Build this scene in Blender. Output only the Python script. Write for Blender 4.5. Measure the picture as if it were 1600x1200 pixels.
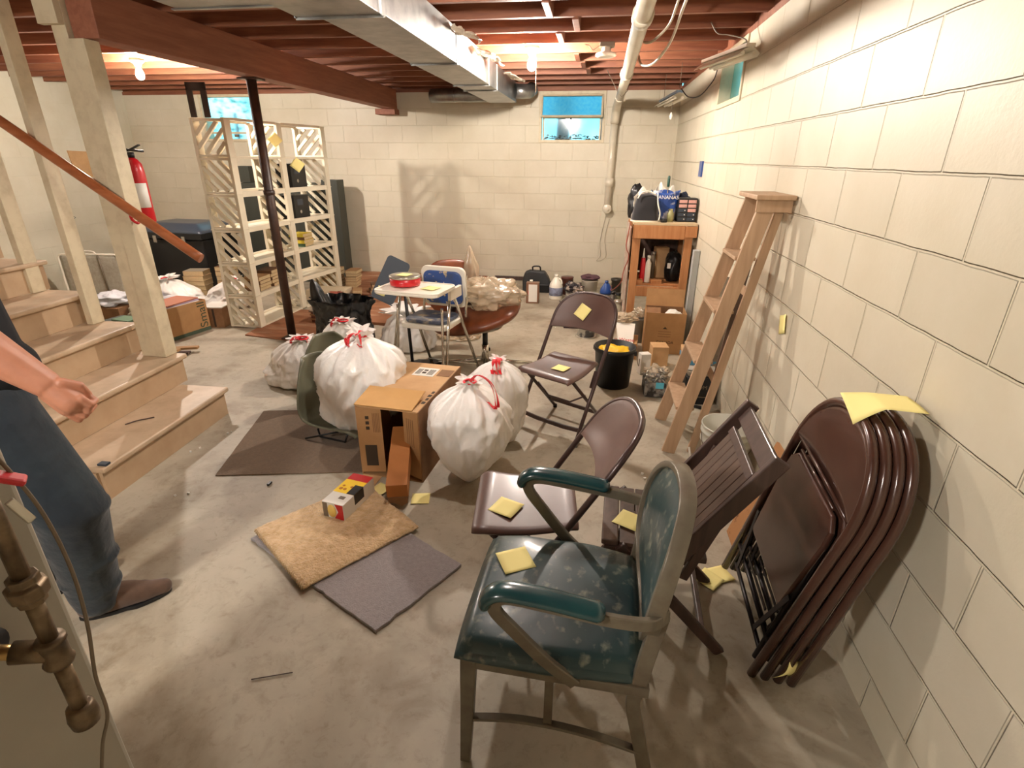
import bpy, bmesh, math, random
from mathutils import Vector, Matrix, noise
R = math.radians
PI = math.pi
SC = bpy.context.scene
COL = SC.collection
for o in list(bpy.data.objects):
    bpy.data.objects.remove(o)

# ------------------------------------------------------------------ camera
def make_camera():
    pitch, yaw, roll, eye = R(22.943), R(8.40), R(0.388), 1.586
    fw = Vector((-math.sin(yaw)*math.cos(pitch), math.cos(yaw)*math.cos(pitch), -math.sin(pitch)))
    rt = Vector((math.cos(yaw), math.sin(yaw), 0))
    up = rt.cross(fw)
    r2 = rt*math.cos(roll) + up*math.sin(roll)
    u2 = -rt*math.sin(roll) + up*math.cos(roll)
    cd = bpy.data.cameras.new('camera')
    cd.sensor_width = 36
    cd.sensor_fit = 'HORIZONTAL'
    cd.lens = 36*836.57/1600
    cd.clip_start = 0.05
    cd.clip_end = 200
    co = bpy.data.objects.new('camera', cd)
    m = Matrix(((r2.x, u2.x, -fw.x, 0), (r2.y, u2.y, -fw.y, 0), (r2.z, u2.z, -fw.z, eye), (0, 0, 0, 1)))
    co.matrix_world = m
    COL.objects.link(co)
    SC.camera = co
make_camera()

# ------------------------------------------------------------------ exposure, world
SC.view_settings.view_transform = 'Standard'
SC.view_settings.look = 'None'
SC.view_settings.exposure = 1.12
SC.view_settings.gamma = 1.0
SC.view_settings.use_curve_mapping = False
BULB = 1500.0
BULB_LEFT = 1500.0
FILL_GLOBE = 115.0  # strength of the added fill globe behind the camera
BULB_MID = 560.0
SKY = 1.5

def S(r, g, b):
    f = lambda c: c/12.92 if c <= 0.04045 else ((c+0.055)/1.055)**2.4
    return (f(r/255.0), f(g/255.0), f(b/255.0), 1.0)

def make_world():
    w = bpy.data.worlds.new('daylight')
    SC.world = w
    w.use_nodes = True
    n = w.node_tree.nodes; l = w.node_tree.links
    n.clear()
    out = n.new('ShaderNodeOutputWorld'); bg = n.new('ShaderNodeBackground')
    tc = n.new('ShaderNodeTexCoord'); nz = n.new('ShaderNodeTexNoise'); cr = n.new('ShaderNodeValToRGB')
    mp = n.new('ShaderNodeMapping'); mp.inputs['Scale'].default_value = (1, 1, 0.45)
    nz.inputs['Scale'].default_value = 26; nz.inputs['Detail'].default_value = 5
    cr.color_ramp.elements[0].position = 0.30; cr.color_ramp.elements[0].color = (0.10, 0.42, 0.55, 1)
    cr.color_ramp.elements[1].position = 0.70; cr.color_ramp.elements[1].color = (0.55, 0.95, 1.0, 1)
    e = cr.color_ramp.elements.new(0.5); e.color = (0.20, 0.60, 0.74, 1)
    l.new(tc.outputs['Generated'], mp.inputs['Vector']); l.new(mp.outputs['Vector'], nz.inputs['Vector'])
    l.new(nz.outputs['Fac'], cr.inputs['Fac']); l.new(cr.outputs['Color'], bg.inputs['Color'])
    bg.inputs['Strength'].default_value = SKY
    l.new(bg.outputs['Background'], out.inputs['Surface'])
make_world()

# ------------------------------------------------------------------ materials
MATS = {}
def mat(name, col, rough=0.6, metal=0.0, col2=None, nscale=8.0, lo=0.35, hi=0.65, bump=0.0, bscale=60.0, bdist=0.002,
        coat=0.0, spec=0.5, trans=0.0, alpha=1.0, stretch=None, wave=None, emit=0.0, sheen=0.0, detail=5.0, sss=0.0, col3=None, n3=2.0, t3=(0.52, 0.72)):
    if name in MATS: return MATS[name]
    m = bpy.data.materials.new(name); m.use_nodes = True
    n = m.node_tree.nodes; l = m.node_tree.links
    b = n['Principled BSDF']
    b.inputs['Base Color'].default_value = col
    b.inputs['Roughness'].default_value = rough
    b.inputs['Metallic'].default_value = metal
    b.inputs['Coat Weight'].default_value = coat
    b.inputs['Coat Roughness'].default_value = 0.15
    b.inputs['Specular IOR Level'].default_value = spec
    b.inputs['Transmission Weight'].default_value = trans
    b.inputs['Alpha'].default_value = alpha
    b.inputs['Sheen Weight'].default_value = sheen
    if sss:
        b.inputs['Subsurface Weight'].default_value = sss
        b.inputs['Subsurface Radius'].default_value = (0.01, 0.006, 0.004)
    if emit:
        b.inputs['Emission Color'].default_value = col
        b.inputs['Emission Strength'].default_value = emit
    tc = n.new('ShaderNodeTexCoord'); vec = tc.outputs['Object']
    if stretch:
        mp = n.new('ShaderNodeMapping'); mp.inputs['Scale'].default_value = stretch
        l.new(vec, mp.inputs['Vector']); vec = mp.outputs['Vector']
    cur = None
    if col2 is not None:
        nz = n.new('ShaderNodeTexNoise'); nz.inputs['Scale'].default_value = nscale; nz.inputs['Detail'].default_value = detail
        nz.inputs['Roughness'].default_value = 0.6
        if wave:
            nz.inputs['Distortion'].default_value = wave
        l.new(vec, nz.inputs['Vector'])
        cr = n.new('ShaderNodeValToRGB')
        cr.color_ramp.elements[0].position = lo; cr.color_ramp.elements[0].color = col
        cr.color_ramp.elements[1].position = hi; cr.color_ramp.elements[1].color = col2
        l.new(nz.outputs['Fac'], cr.inputs['Fac']); cur = cr.outputs['Color']
        if col3 is not None:
            nz3 = n.new('ShaderNodeTexNoise'); nz3.inputs['Scale'].default_value = n3; nz3.inputs['Detail'].default_value = 6
            l.new(vec, nz3.inputs['Vector'])
            c3 = n.new('ShaderNodeValToRGB'); c3.color_ramp.elements[0].position = t3[0]; c3.color_ramp.elements[1].position = t3[1]
            mx = n.new('ShaderNodeMix'); mx.data_type = 'RGBA'
            l.new(nz3.outputs['Fac'], c3.inputs['Fac']); l.new(c3.outputs['Color'], mx.inputs[0])
            l.new(cur, mx.inputs[6]); mx.inputs[7].default_value = col3
            cur = mx.outputs[2]
        l.new(cur, b.inputs['Base Color'])
    if bump:
        bz = n.new('ShaderNodeTexNoise'); bz.inputs['Scale'].default_value = bscale; bz.inputs['Detail'].default_value = 4
        l.new(vec, bz.inputs['Vector'])
        bp = n.new('ShaderNodeBump'); bp.inputs['Strength'].default_value = bump; bp.inputs['Distance'].default_value = bdist
        l.new(bz.outputs['Fac'], bp.inputs['Height']); l.new(bp.outputs['Normal'], b.inputs['Normal'])
    MATS[name] = m
    return m

def block_wall_mat(name, axis, shift, c1, c2, groove=0.9, mcol=None):
    """painted concrete block: running bond grooves by a brick pattern laid in metres on the wall"""
    m = bpy.data.materials.new(name); m.use_nodes = True
    n = m.node_tree.nodes; l = m.node_tree.links
    b = n['Principled BSDF']; b.inputs['Roughness'].default_value = 0.45; b.inputs['Specular IOR Level'].default_value = 0.45
    tc = n.new('ShaderNodeTexCoord'); sp = n.new('ShaderNodeSeparateXYZ'); cb = n.new('ShaderNodeCombineXYZ')
    l.new(tc.outputs['Object'], sp.inputs[0])
    ax = n.new('ShaderNodeMath'); ax.operation = 'ADD'; ax.inputs[1].default_value = shift
    az = n.new('ShaderNodeMath'); az.operation = 'ADD'; az.inputs[1].default_value = -0.130 + 0.2032*10
    l.new(sp.outputs[axis], ax.inputs[0]); l.new(sp.outputs['Z'], az.inputs[0])
    # a little wobble so that joints are not ruled lines
    wn = n.new('ShaderNodeTexNoise'); wn.inputs['Scale'].default_value = 9; wn.inputs['Detail'].default_value = 3
    l.new(tc.outputs['Object'], wn.inputs['Vector'])
    wm = n.new('ShaderNodeMath'); wm.operation = 'MULTIPLY_ADD'; wm.inputs[1].default_value = 0.008; wm.inputs[2].default_value = -0.004
    l.new(wn.outputs['Fac'], wm.inputs[0])
    a2 = n.new('ShaderNodeMath'); a2.operation = 'ADD'
    l.new(az.outputs[0], a2.inputs[0]); l.new(wm.outputs[0], a2.inputs[1])
    l.new(ax.outputs[0], cb.inputs['X']); l.new(a2.outputs[0], cb.inputs['Y'])
    br = n.new('ShaderNodeTexBrick')
    br.inputs['Scale'].default_value = 1.0
    br.inputs['Brick Width'].default_value = 0.4064
    br.inputs['Row Height'].default_value = 0.2032
    br.inputs['Mortar Size'].default_value = 0.0055
    br.inputs['Mortar Smooth'].default_value = 0.6
    br.inputs['Color1'].default_value = (1, 1, 1, 1); br.inputs['Color2'].default_value = (0.93, 0.93, 0.93, 1); br.inputs['Mortar'].default_value = (0.99, 0.98, 0.95, 1)
    l.new(cb.outputs[0], br.inputs['Vector'])
    nz = n.new('ShaderNodeTexNoise'); nz.inputs['Scale'].default_value = 1.3; nz.inputs['Detail'].default_value = 7; nz.inputs['Roughness'].default_value = 0.65
    l.new(tc.outputs['Object'], nz.inputs['Vector'])
    cr = n.new('ShaderNodeValToRGB'); cr.color_ramp.elements[0].position = 0.35; cr.color_ramp.elements[0].color = c2
    cr.color_ramp.elements[1].position = 0.62; cr.color_ramp.elements[1].color = c1
    l.new(nz.outputs['Fac'], cr.inputs['Fac'])
    mx = n.new('ShaderNodeMix'); mx.data_type = 'RGBA'; mx.blend_type = 'MULTIPLY'; mx.inputs[0].default_value = groove
    l.new(cr.outputs['Color'], mx.inputs[6]); l.new(br.outputs['Color'], mx.inputs[7])
    l.new(mx.outputs[2], b.inputs['Base Color'])
    fine = n.new('ShaderNodeTexNoise'); fine.inputs['Scale'].default_value = 70; fine.inputs['Detail'].default_value = 4
    l.new(tc.outputs['Object'], fine.inputs['Vector'])
    inv = n.new('ShaderNodeMath'); inv.operation = 'MULTIPLY_ADD'; inv.inputs[1].default_value = -1; inv.inputs[2].default_value = 1
    l.new(br.outputs['Fac'], inv.inputs[0])
    hm = n.new('ShaderNodeMath'); hm.operation = 'MULTIPLY_ADD'; hm.inputs[1].default_value = 0.05
    l.new(fine.outputs['Fac'], hm.inputs[0]); l.new(inv.outputs[0], hm.inputs[2])
    bp = n.new('ShaderNodeBump'); bp.inputs['Strength'].default_value = groove; bp.inputs['Distance'].default_value = 0.016
    l.new(hm.outputs[0], bp.inputs['Height']); l.new(bp.outputs['Normal'], b.inputs['Normal'])
    return m

def wood(name, c1, c2, axis='X', rough=0.6, coat=0.0, ring=1.0):
    st = {'X': (1.2, 14, 14), 'Y': (14, 1.2, 14), 'Z': (14, 14, 1.2)}[axis]
    return mat(name, c1, rough, col2=c2, nscale=2.2*ring, lo=0.35, hi=0.68, stretch=st, bump=0.15, bscale=6, bdist=0.001, coat=coat, wave=0.4)

M = {}
M['cream'] = None
M['floor'] = mat('worn_concrete', S(160, 150, 132), 0.55, col2=S(188, 178, 158), nscale=1.6, lo=0.3, hi=0.68, bump=0.25, bscale=45, bdist=0.0012, col3=S(140, 126, 104), n3=2.2, detail=12)
def stain_floor(m):
    n = m.node_tree.nodes; l = m.node_tree.links; b = n['Principled BSDF']
    src = b.inputs['Base Color'].links[0].from_socket
    tc = n.new('ShaderNodeTexCoord'); last = src
    for sc, det, p0, p1, c0, fac in ((0.9, 8, 0.50, 0.72, (0.56, 0.50, 0.42, 1), 0.9), (5.5, 10, 0.52, 0.72, (0.62, 0.57, 0.49, 1), 0.75), (24, 6, 0.54, 0.72, (0.70, 0.66, 0.60, 1), 0.7), (3.1, 10, 0.60, 0.68, (1.16, 1.15, 1.14, 1), 0.6)):
        nz = n.new('ShaderNodeTexNoise'); nz.inputs['Scale'].default_value = sc; nz.inputs['Detail'].default_value = det; nz.inputs['Roughness'].default_value = 0.68; nz.inputs['Distortion'].default_value = 0.5
        cr = n.new('ShaderNodeValToRGB'); cr.color_ramp.elements[0].position = p0; cr.color_ramp.elements[1].position = p1
        cr.color_ramp.elements[0].color = (1, 1, 1, 1); cr.color_ramp.elements[1].color = c0
        mx = n.new('ShaderNodeMix'); mx.data_type = 'RGBA'; mx.blend_type = 'MULTIPLY'; mx.inputs[0].default_value = fac
        l.new(tc.outputs['Object'], nz.inputs['Vector']); l.new(nz.outputs['Fac'], cr.inputs['Fac'])
        l.new(last, mx.inputs[6]); l.new(cr.outputs['Color'], mx.inputs[7]); last = mx.outputs[2]
    l.new(last, b.inputs['Base Color'])
stain_floor(M['floor'])
M['joist'] = wood('aged_joist_lumber', S(122, 70, 48), S(152, 96, 66), 'X')
M['beam'] = wood('painted_beam_lumber', S(136, 82, 60), S(158, 100, 74), 'Y')
M['subfloor'] = mat('subfloor_boards', S(104, 62, 44), 0.8, col2=S(126, 78, 54), nscale=5)
M['white_paint'] = mat('chipped_white_paint', S(206, 192, 162), 0.5, col2=S(188, 172, 142), nscale=14, lo=0.45, hi=0.75)
M['stair_paint'] = mat('worn_beige_stair_paint', S(190, 162, 130), 0.5, col2=S(178, 150, 118), nscale=6, lo=0.4, hi=0.7, bump=0.1, bscale=80)
M['tread_paint'] = mat('worn_beige_tread_paint', S(200, 174, 144), 0.45, col2=S(178, 152, 122), nscale=7, lo=0.4, hi=0.72, bump=0.15, bscale=90)
M['galv'] = mat('galvanized_sheet', S(168, 168, 164), 0.36, 0.85, col2=S(140, 140, 138), nscale=9, bump=0.12, bscale=7, bdist=0.01)
M['pvc'] = mat('pvc_pipe', S(214, 204, 184), 0.3, col2=S(200, 190, 168), nscale=5, coat=0.3)
M['dark_steel'] = mat('dark_painted_post', S(46, 28, 20), 0.45, col2=S(70, 44, 30), nscale=10)
M['rail'] = wood('varnished_handrail', S(150, 84, 48), S(172, 102, 62), 'X', rough=0.35, coat=0.4)
M['brown_metal'] = mat('brown_enamel_steel', S(88, 62, 54), 0.42, 0.0, col2=S(98, 72, 62), nscale=4, coat=0.15)
M['brown_tube'] = mat('brown_enamel_tube', S(66, 46, 42), 0.35, 0.2, coat=0.3)
M['dark_stack'] = mat('dark_brown_enamel_steel', S(72, 46, 36), 0.26, 0.1, col2=S(84, 55, 44), nscale=4, coat=0.4)
M['dark_leg'] = mat('dark_leg_steel', S(34, 26, 26), 0.4, 0.3)
M['dark_wood'] = wood('dark_stained_wood', S(62, 44, 38), S(80, 58, 50), 'Z', rough=0.45, coat=0.2)
M['dark_wood_x'] = wood('dark_stained_slat_wood', S(74, 54, 42), S(92, 70, 56), 'Z', rough=0.5, coat=0.2)
M['teal'] = mat('worn_teal_vinyl', S(26, 52, 56), 0.40, col2=S(50, 70, 66), nscale=4, lo=0.35, hi=0.75, bump=0.3, bscale=24, bdist=0.003, coat=0.2, col3=S(128, 130, 114), n3=30, t3=(0.56, 0.76))
M['teal_clean'] = mat('teal_vinyl', S(22, 58, 62), 0.25, col2=S(34, 70, 70), nscale=7, coat=0.5)
M['grey_frame'] = mat('grey_green_painted_metal', S(112, 104, 88), 0.38, 0.2, col2=S(92, 80, 66), nscale=11, lo=0.4, hi=0.7, coat=0.2)
M['note'] = mat('yellow_paper', S(250, 236, 156), 0.8)
M['ladder'] = wood('ladder_wood', S(172, 140, 108), S(190, 158, 126), 'Z')
M['bench'] = wood('orange_pine', S(170, 112, 66), S(190, 134, 86), 'Z')
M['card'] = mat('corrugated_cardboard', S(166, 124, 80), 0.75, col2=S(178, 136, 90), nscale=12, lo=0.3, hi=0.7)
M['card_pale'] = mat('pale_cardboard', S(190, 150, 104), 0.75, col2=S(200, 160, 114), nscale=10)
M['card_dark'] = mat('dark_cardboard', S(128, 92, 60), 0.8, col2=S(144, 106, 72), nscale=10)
M['print'] = mat('black_print', S(58, 44, 30), 0.7)
M['label_white'] = mat('white_label', S(226, 222, 212), 0.6)
M['bag'] = mat('white_bin_liner', S(240, 236, 230), 0.42, bump=0.9, bscale=9, bdist=0.02, coat=0.1, stretch=(1, 1, 0.6))
M['bag_red'] = mat('red_drawstring', S(226, 36, 48), 0.4, coat=0.3)
M['bag_black'] = mat('black_bin_liner', S(12, 12, 14), 0.28, bump=0.8, bscale=14, bdist=0.02, coat=0.4)
M['clear'] = mat('clear_plastic', S(226, 206, 176), 0.22, bump=0.8, bscale=18, bdist=0.015, coat=0.5, trans=0.35, alpha=0.72)
M['green_shell'] = mat('olive_green_fibreglass', S(112, 112, 92), 0.42, col2=S(122, 120, 98), nscale=6, coat=0.1)
M['black'] = mat('black_plastic', S(20, 20, 22), 0.4)
M['black_matt'] = mat('black_fabric', S(22, 20, 24), 0.85, sheen=0.3)
M['chrome'] = mat('chrome_tube', S(205, 200, 190), 0.16, 1.0)
M['white_plastic'] = mat('white_plastic', S(236, 230, 214), 0.35, coat=0.2)
M['lattice'] = mat('cream_shelf_plastic', S(226, 216, 192), 0.4, coat=0.15)
M['red'] = mat('red_paint', S(196, 22, 32), 0.35, coat=0.3)
M['yellow'] = mat('yellow_bag', S(240, 190, 20), 0.45)
M['navy'] = mat('navy_metal', S(48, 58, 70), 0.45)
M['leather'] = mat('brown_leather', S(124, 64, 32), 0.4, col2=S(96, 46, 24), nscale=9, coat=0.2)
M['mat_brown'] = mat('brown_carpet', S(108, 88, 68), 0.95, col2=S(120, 98, 76), nscale=60, bump=0.6, bscale=220, bdist=0.004, sheen=0.2)
M['mat_tan'] = mat('tan_shag', S(200, 164, 116), 0.95, col2=S(224, 192, 148), nscale=26, lo=0.35, hi=0.62, bump=1.0, bscale=120, bdist=0.01, sheen=0.3)
M['mat_grey'] = mat('mauve_grey_carpet', S(146, 138, 138), 0.95, col2=S(158, 150, 150), nscale=60, bump=0.7, bscale=200, bdist=0.006, sheen=0.3)
M['denim'] = mat('dark_denim', S(22, 34, 44), 0.85, col2=S(38, 52, 60), nscale=4, lo=0.45, hi=0.75, bump=0.7, bscale=9, bdist=0.02, sheen=0.2)
M['shirt'] = mat('black_shirt', S(14, 15, 20), 0.9, bump=0.4, bscale=9, bdist=0.01)
M['skin'] = mat('skin', S(186, 126, 98), 0.5, col2=S(198, 138, 110), nscale=14, sss=0.15, bump=0.15, bscale=60, bdist=0.001)
M['hair'] = mat('brown_hair', S(60, 42, 30), 0.7, bump=0.6, bscale=80)
M['shoe'] = mat('brown_suede', S(84, 62, 48), 0.9, col2=S(98, 74, 58), nscale=20, sheen=0.3)
M['boiler'] = mat('grey_enamel_jacket', S(160, 153, 138), 0.45, col2=S(150, 144, 130), nscale=3)
M['iron_pipe'] = mat('aged_steel_pipe', S(132, 112, 86), 0.42, 0.6, col2=S(92, 76, 58), nscale=22)
M['brass'] = mat('brass_valve', S(170, 140, 90), 0.3, 0.9)
M['wire'] = mat('grey_cable', S(112, 98, 80), 0.5)
M['paper'] = mat('book_pages', S(206, 184, 144), 0.85, col2=S(188, 162, 120), nscale=60, stretch=(1, 1, 12))
M['cover_tan'] = mat('tan_book_cover', S(168, 130, 88), 0.7)
M['cover_brown'] = mat('brown_book_cover', S(110, 76, 50), 0.6)
M['cover_red'] = mat('red_book_cover', S(120, 50, 36), 0.6)
M['cover_green'] = mat('green_book_cover', S(60, 84, 60), 0.6)
M['ply'] = mat('reddish_plywood', S(136, 84, 54), 0.65, col2=S(164, 110, 76), nscale=3, stretch=(1, 4, 1), col3=S(184, 150, 122), n3=2.5)
M['tin'] = mat('tin_can', S(196, 190, 176), 0.3, 0.7, col2=S(160, 150, 136), nscale=14)
M['blue'] = mat('blue_plastic', S(34, 70, 136), 0.35, coat=0.2)
M['glass'] = mat('window_glass', (0.85, 0.97, 1, 1), 0.08, trans=1.0, spec=0.15)
M['glass_blue'] = mat('blue_tinted_glass', S(90, 190, 220), 0.25, trans=0.9)
M['glow'] = mat('lit_bulb', (1.0, 0.90, 0.80, 1), 0.3, emit=BULB)
M['glow_left'] = mat('lit_bulb_left', (1.0, 0.90, 0.80, 1), 0.3, emit=BULB_LEFT)
M['glow_fill'] = mat('added_fill_glow', (1.0, 0.94, 0.87, 1), 0.3, emit=FILL_GLOBE)  # glow of the added fill globe
M['glow_mid'] = mat('lit_bulb_mid', (1.0, 0.92, 0.84, 1), 0.3, emit=BULB_MID)
M['porcelain'] = mat('white_porcelain', S(235, 228, 212), 0.25, coat=0.4)

# ------------------------------------------------------------------ mesh helpers
class MB:
    def __init__(s):
        s.v = []; s.f = []; s.sm = []
    def add(s, vs, fs, smooth=False, T=None):
        b = len(s.v)
        for p in vs:
            p = Vector(p)
            if T is not None: p = T @ p
            s.v.append(p)
        for f in fs:
            s.f.append([i+b for i in f]); s.sm.append(smooth)
        return s
    def box(s, c, d, T=None, rz=0.0, rx=0.0, ry=0.0):
        x, y, z = d[0]/2, d[1]/2, d[2]/2
        vs = [(-x, -y, -z), (x, -y, -z), (x, y, -z), (-x, y, -z), (-x, -y, z), (x, -y, z), (x, y, z), (-x, y, z)]
        fs = [(0, 3, 2, 1), (4, 5, 6, 7), (0, 1, 5, 4), (1, 2, 6, 5), (2, 3, 7, 6), (3, 0, 4, 7)]
        L = Matrix.Translation(c) @ Matrix.Rotation(rz, 4, 'Z') @ Matrix.Rotation(ry, 4, 'Y') @ Matrix.Rotation(rx, 4, 'X')
        if T is not None: L = T @ L
        return s.add(vs, fs, False, L)
    def b2(s, lo, hi, T=None):
        return s.box([(a+b)/2 for a, b in zip(lo, hi)], [b-a for a, b in zip(lo, hi)], T)
    def bar(s, a, b, w, t, up=(0, 0, 1), T=None):
        """rectangular bar from a to b; w across (perp. to up), t along up"""
        a = Vector(a); b = Vector(b); d = (b-a); L = d.length; d.normalize()
        up = Vector(up); sx = d.cross(up)
        if sx.length < 1e-5: sx = d.cross(Vector((1, 0, 0)))
        sx.normalize(); uz = sx.cross(d)
        m = Matrix(((sx.x, d.x, uz.x, 0), (sx.y, d.y, uz.y, 0), (sx.z, d.z, uz.z, 0), (0, 0, 0, 1)))
        m = Matrix.Translation((a+b)/2) @ m
        if T is not None: m = T @ m
        return s.box((0, 0, 0), (w, L, t), m)
    def sweep(s, pts, prof, closed=False, T=None, up=None, smooth=True, cap=True, scale=None):
        """sweep the 2-D profile along pts"""
        pts = [Vector(p) for p in pts]; n = len(pts); k = len(prof); vs = []; fs = []
        tang = []
        for i in range(n):
            if closed: d = pts[(i+1) % n]-pts[i-1]
            else: d = pts[min(i+1, n-1)]-pts[max(i-1, 0)]
            if d.length < 1e-9: d = Vector((0, 0, 1))
            tang.append(d.normalized())
        if up is None:
            t0 = tang[0]; ref = Vector((0, 0, 1)) if abs(t0.z) < 0.9 else Vector((1, 0, 0))
            nrm = (ref - t0*ref.dot(t0)).normalized()
        for i in range(n):
            t = tang[i]
            if up is not None:
                u = Vector(up); nn = (u - t*u.dot(t))
                nrm = nn.normalized() if nn.length > 1e-5 else nrm
            elif i > 0:
                nrm = (nrm - t*nrm.dot(t)).normalized()
            bi = t.cross(nrm); sc = 1.0 if scale is None else scale[i]
            for (a, b) in prof:
                vs.append(pts[i] + bi*a*sc + nrm*b*sc)
        m = n if closed else n-1
        for i in range(m):
            for j in range(k):
                a = i*k+j; b = i*k+(j+1) % k; c = ((i+1) % n)*k+(j+1) % k; d = ((i+1) % n)*k+j
                fs.append((a, b, c, d))
        s.add(vs, fs, smooth, T)
        if cap and not closed:
            b = len(s.v)-n*k
            s.f.append([b+j for j in range(k)][::-1]); s.sm.append(False)
            s.f.append([b+(n-1)*k+j for j in range(k)]); s.sm.append(False)
        return s
    def tube(s, pts, r, seg=10, closed=False, T=None, scale=None):
        prof = [(r*math.cos(2*PI*j/seg), r*math.sin(2*PI*j/seg)) for j in range(seg)]
        return s.sweep(pts, prof, closed, T, scale=scale)
    def flat(s, pts, w, t, up, closed=False, T=None):
        """flat strip w (across) by t (along up), rounded a touch"""
        a, b = w/2, t/2; e = min(a, b)*0.35
        prof = [(-a+e, -b), (a-e, -b), (a, -b+e), (a, b-e), (a-e, b), (-a+e, b), (-a, b-e), (-a, -b+e)]
        return s.sweep(pts, prof, closed, T, up=up, smooth=False)
    def lathe(s, prof, c=(0, 0, 0), seg=24, T=None, smooth=True, sx=1.0, sy=1.0):
        vs = []; fs = []; n = len(prof)
        for (r, z) in prof:
            for j in range(seg):
                a = 2*PI*j/seg; vs.append((c[0]+sx*r*math.cos(a), c[1]+sy*r*math.sin(a), c[2]+z))
        for i in range(n-1):
            for j in range(seg):
                fs.append((i*seg+j, i*seg+(j+1) % seg, (i+1)*seg+(j+1) % seg, (i+1)*seg+j))
        if prof[0][0] > 1e-6: fs.append([j for j in range(seg)][::-1])
        if prof[-1][0] > 1e-6: fs.append([(n-1)*seg+j for j in range(seg)])
        return s.add(vs, fs, smooth, T)
    def grid(s, fn, nu, nv, T=None, smooth=True, cu=False):
        vs = []; fs = []
        for i in range(nu):
            for j in range(nv):
                vs.append(fn(i/(nu if cu else nu-1), j/(nv-1)))
        for i in range(nu if cu else nu-1):
            for j in range(nv-1):
                a = i*nv+j; b = ((i+1) % nu)*nv+j
                fs.append((a, b, b+1, a+1))
        return s.add(vs, fs, smooth, T)
    def prism(s, outline, z0, z1, T=None):
        n = len(outline)
        vs = [(x, y, z0) for x, y in outline]+[(x, y, z1) for x, y in outline]
        fs = [list(range(n))[::-1], [n+i for i in range(n)]]
        for i in range(n):
            fs.append((i, (i+1) % n, n+(i+1) % n, n+i))
        return s.add(vs, fs, False, T)
    def build(s, name, m, parent=None, loc=None, rot=None, bevel=0.0, solid=0.0, sub=0, seg=2, off=0.0, auto=None):
        me = bpy.data.meshes.new(name)
        me.from_pydata([tuple(p) for p in s.v], [], s.f)
        me.polygons.foreach_set('use_smooth', s.sm)
        me.update()
        bm = bmesh.new(); bm.from_mesh(me); bmesh.ops.recalc_face_normals(bm, faces=bm.faces); bm.to_mesh(me); bm.free()
        if m is not None:
            for mm in (m if isinstance(m, (list, tuple)) else [m]): me.materials.append(mm)
        o = bpy.data.objects.new(name, me); COL.objects.link(o)
        if parent is not None: o.parent = parent
        if loc is not None: o.location = loc
        if rot is not None: o.rotation_euler = rot
        if solid:
            d = o.modifiers.new('solid', 'SOLIDIFY'); d.thickness = solid; d.offset = off
        if bevel:
            d = o.modifiers.new('bevel', 'BEVEL'); d.width = bevel; d.segments = seg; d.limit_method = 'ANGLE'; d.angle_limit = R(40)
        if sub:
            d = o.modifiers.new('sub', 'SUBSURF'); d.levels = sub; d.render_levels = sub
        return o

def tag(o, label=None, cat=None, group=None, kind=None):
    if label: o['label'] = label
    if cat: o['category'] = cat
    if group: o['group'] = group
    if kind: o['kind'] = kind
    return o
def thing(name, label, cat, loc=(0, 0, 0), rz=0.0, group=None, mtx=None):
    o = bpy.data.objects.new(name, None); COL.objects.link(o)
    o.empty_display_size = 0.05
    if mtx is not None: o.matrix_world = mtx
    else:
        o.location = loc; o.rotation_euler = (0, 0, rz)
    return tag(o, label, cat, group)
def struct(o): o['kind'] = 'structure'; return o
def copy_tree(o, parent=None):
    c = o.copy(); COL.objects.link(c)
    if parent is not None: c.parent = parent
    for ch in [x for x in bpy.data.objects if x.parent == o]:
        copy_tree(ch, c)
    return c
def text(name, s, size, m, parent, loc, rot, ext=0.0006, ax='CENTER', sx=1.0):
    c = bpy.data.curves.new(name, 'FONT'); c.body = s; c.size = size; c.extrude = ext; c.align_x = ax; c.align_y = 'CENTER'
    c.materials.append(m)
    o = bpy.data.objects.new(name, c); COL.objects.link(o)
    bpy.context.view_layer.update()
    me = bpy.data.meshes.new_from_object(o.evaluated_get(bpy.context.evaluated_depsgraph_get()))
    me.name = name
    bpy.data.objects.remove(o); bpy.data.curves.remove(c)
    o = bpy.data.objects.new(name, me); COL.objects.link(o)
    if not me.materials: me.materials.append(m)
    o.parent = parent; o.location = loc; o.rotation_euler = rot; o.scale = (sx, 1, 1)
    return o
def smooth_path(pts, n=6, closed=False):
    """Catmull-Rom through pts"""
    P = [Vector(p) for p in pts]; out = []; k = len(P)
    rng = range(k) if closed else range(k-1)
    for i in rng:
        p0 = P[(i-1) % k] if (closed or i > 0) else P[0]*2-P[1]
        p1 = P[i]; p2 = P[(i+1) % k]
        p3 = P[(i+2) % k] if (closed or i+2 < k) else P[-1]*2-P[-2]
        for j in range(n):
            t = j/n
            out.append(0.5*((2*p1)+(-p0+p2)*t+(2*p0-5*p1+4*p2-p3)*t*t+(-p0+3*p1-3*p2+p3)*t**3))
    if not closed: out.append(P[-1])
    return out
def rrect(w, d, r, n=5):
    o = []
    for cx, cy, a0 in ((w/2-r, d/2-r, 0), (-w/2+r, d/2-r, 90), (-w/2+r, -d/2+r, 180), (w/2-r, -d/2+r, 270)):
        for i in range(n+1):
            a = R(a0+90*i/n); o.append((cx+r*math.cos(a), cy+r*math.sin(a)))
    return o
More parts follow.
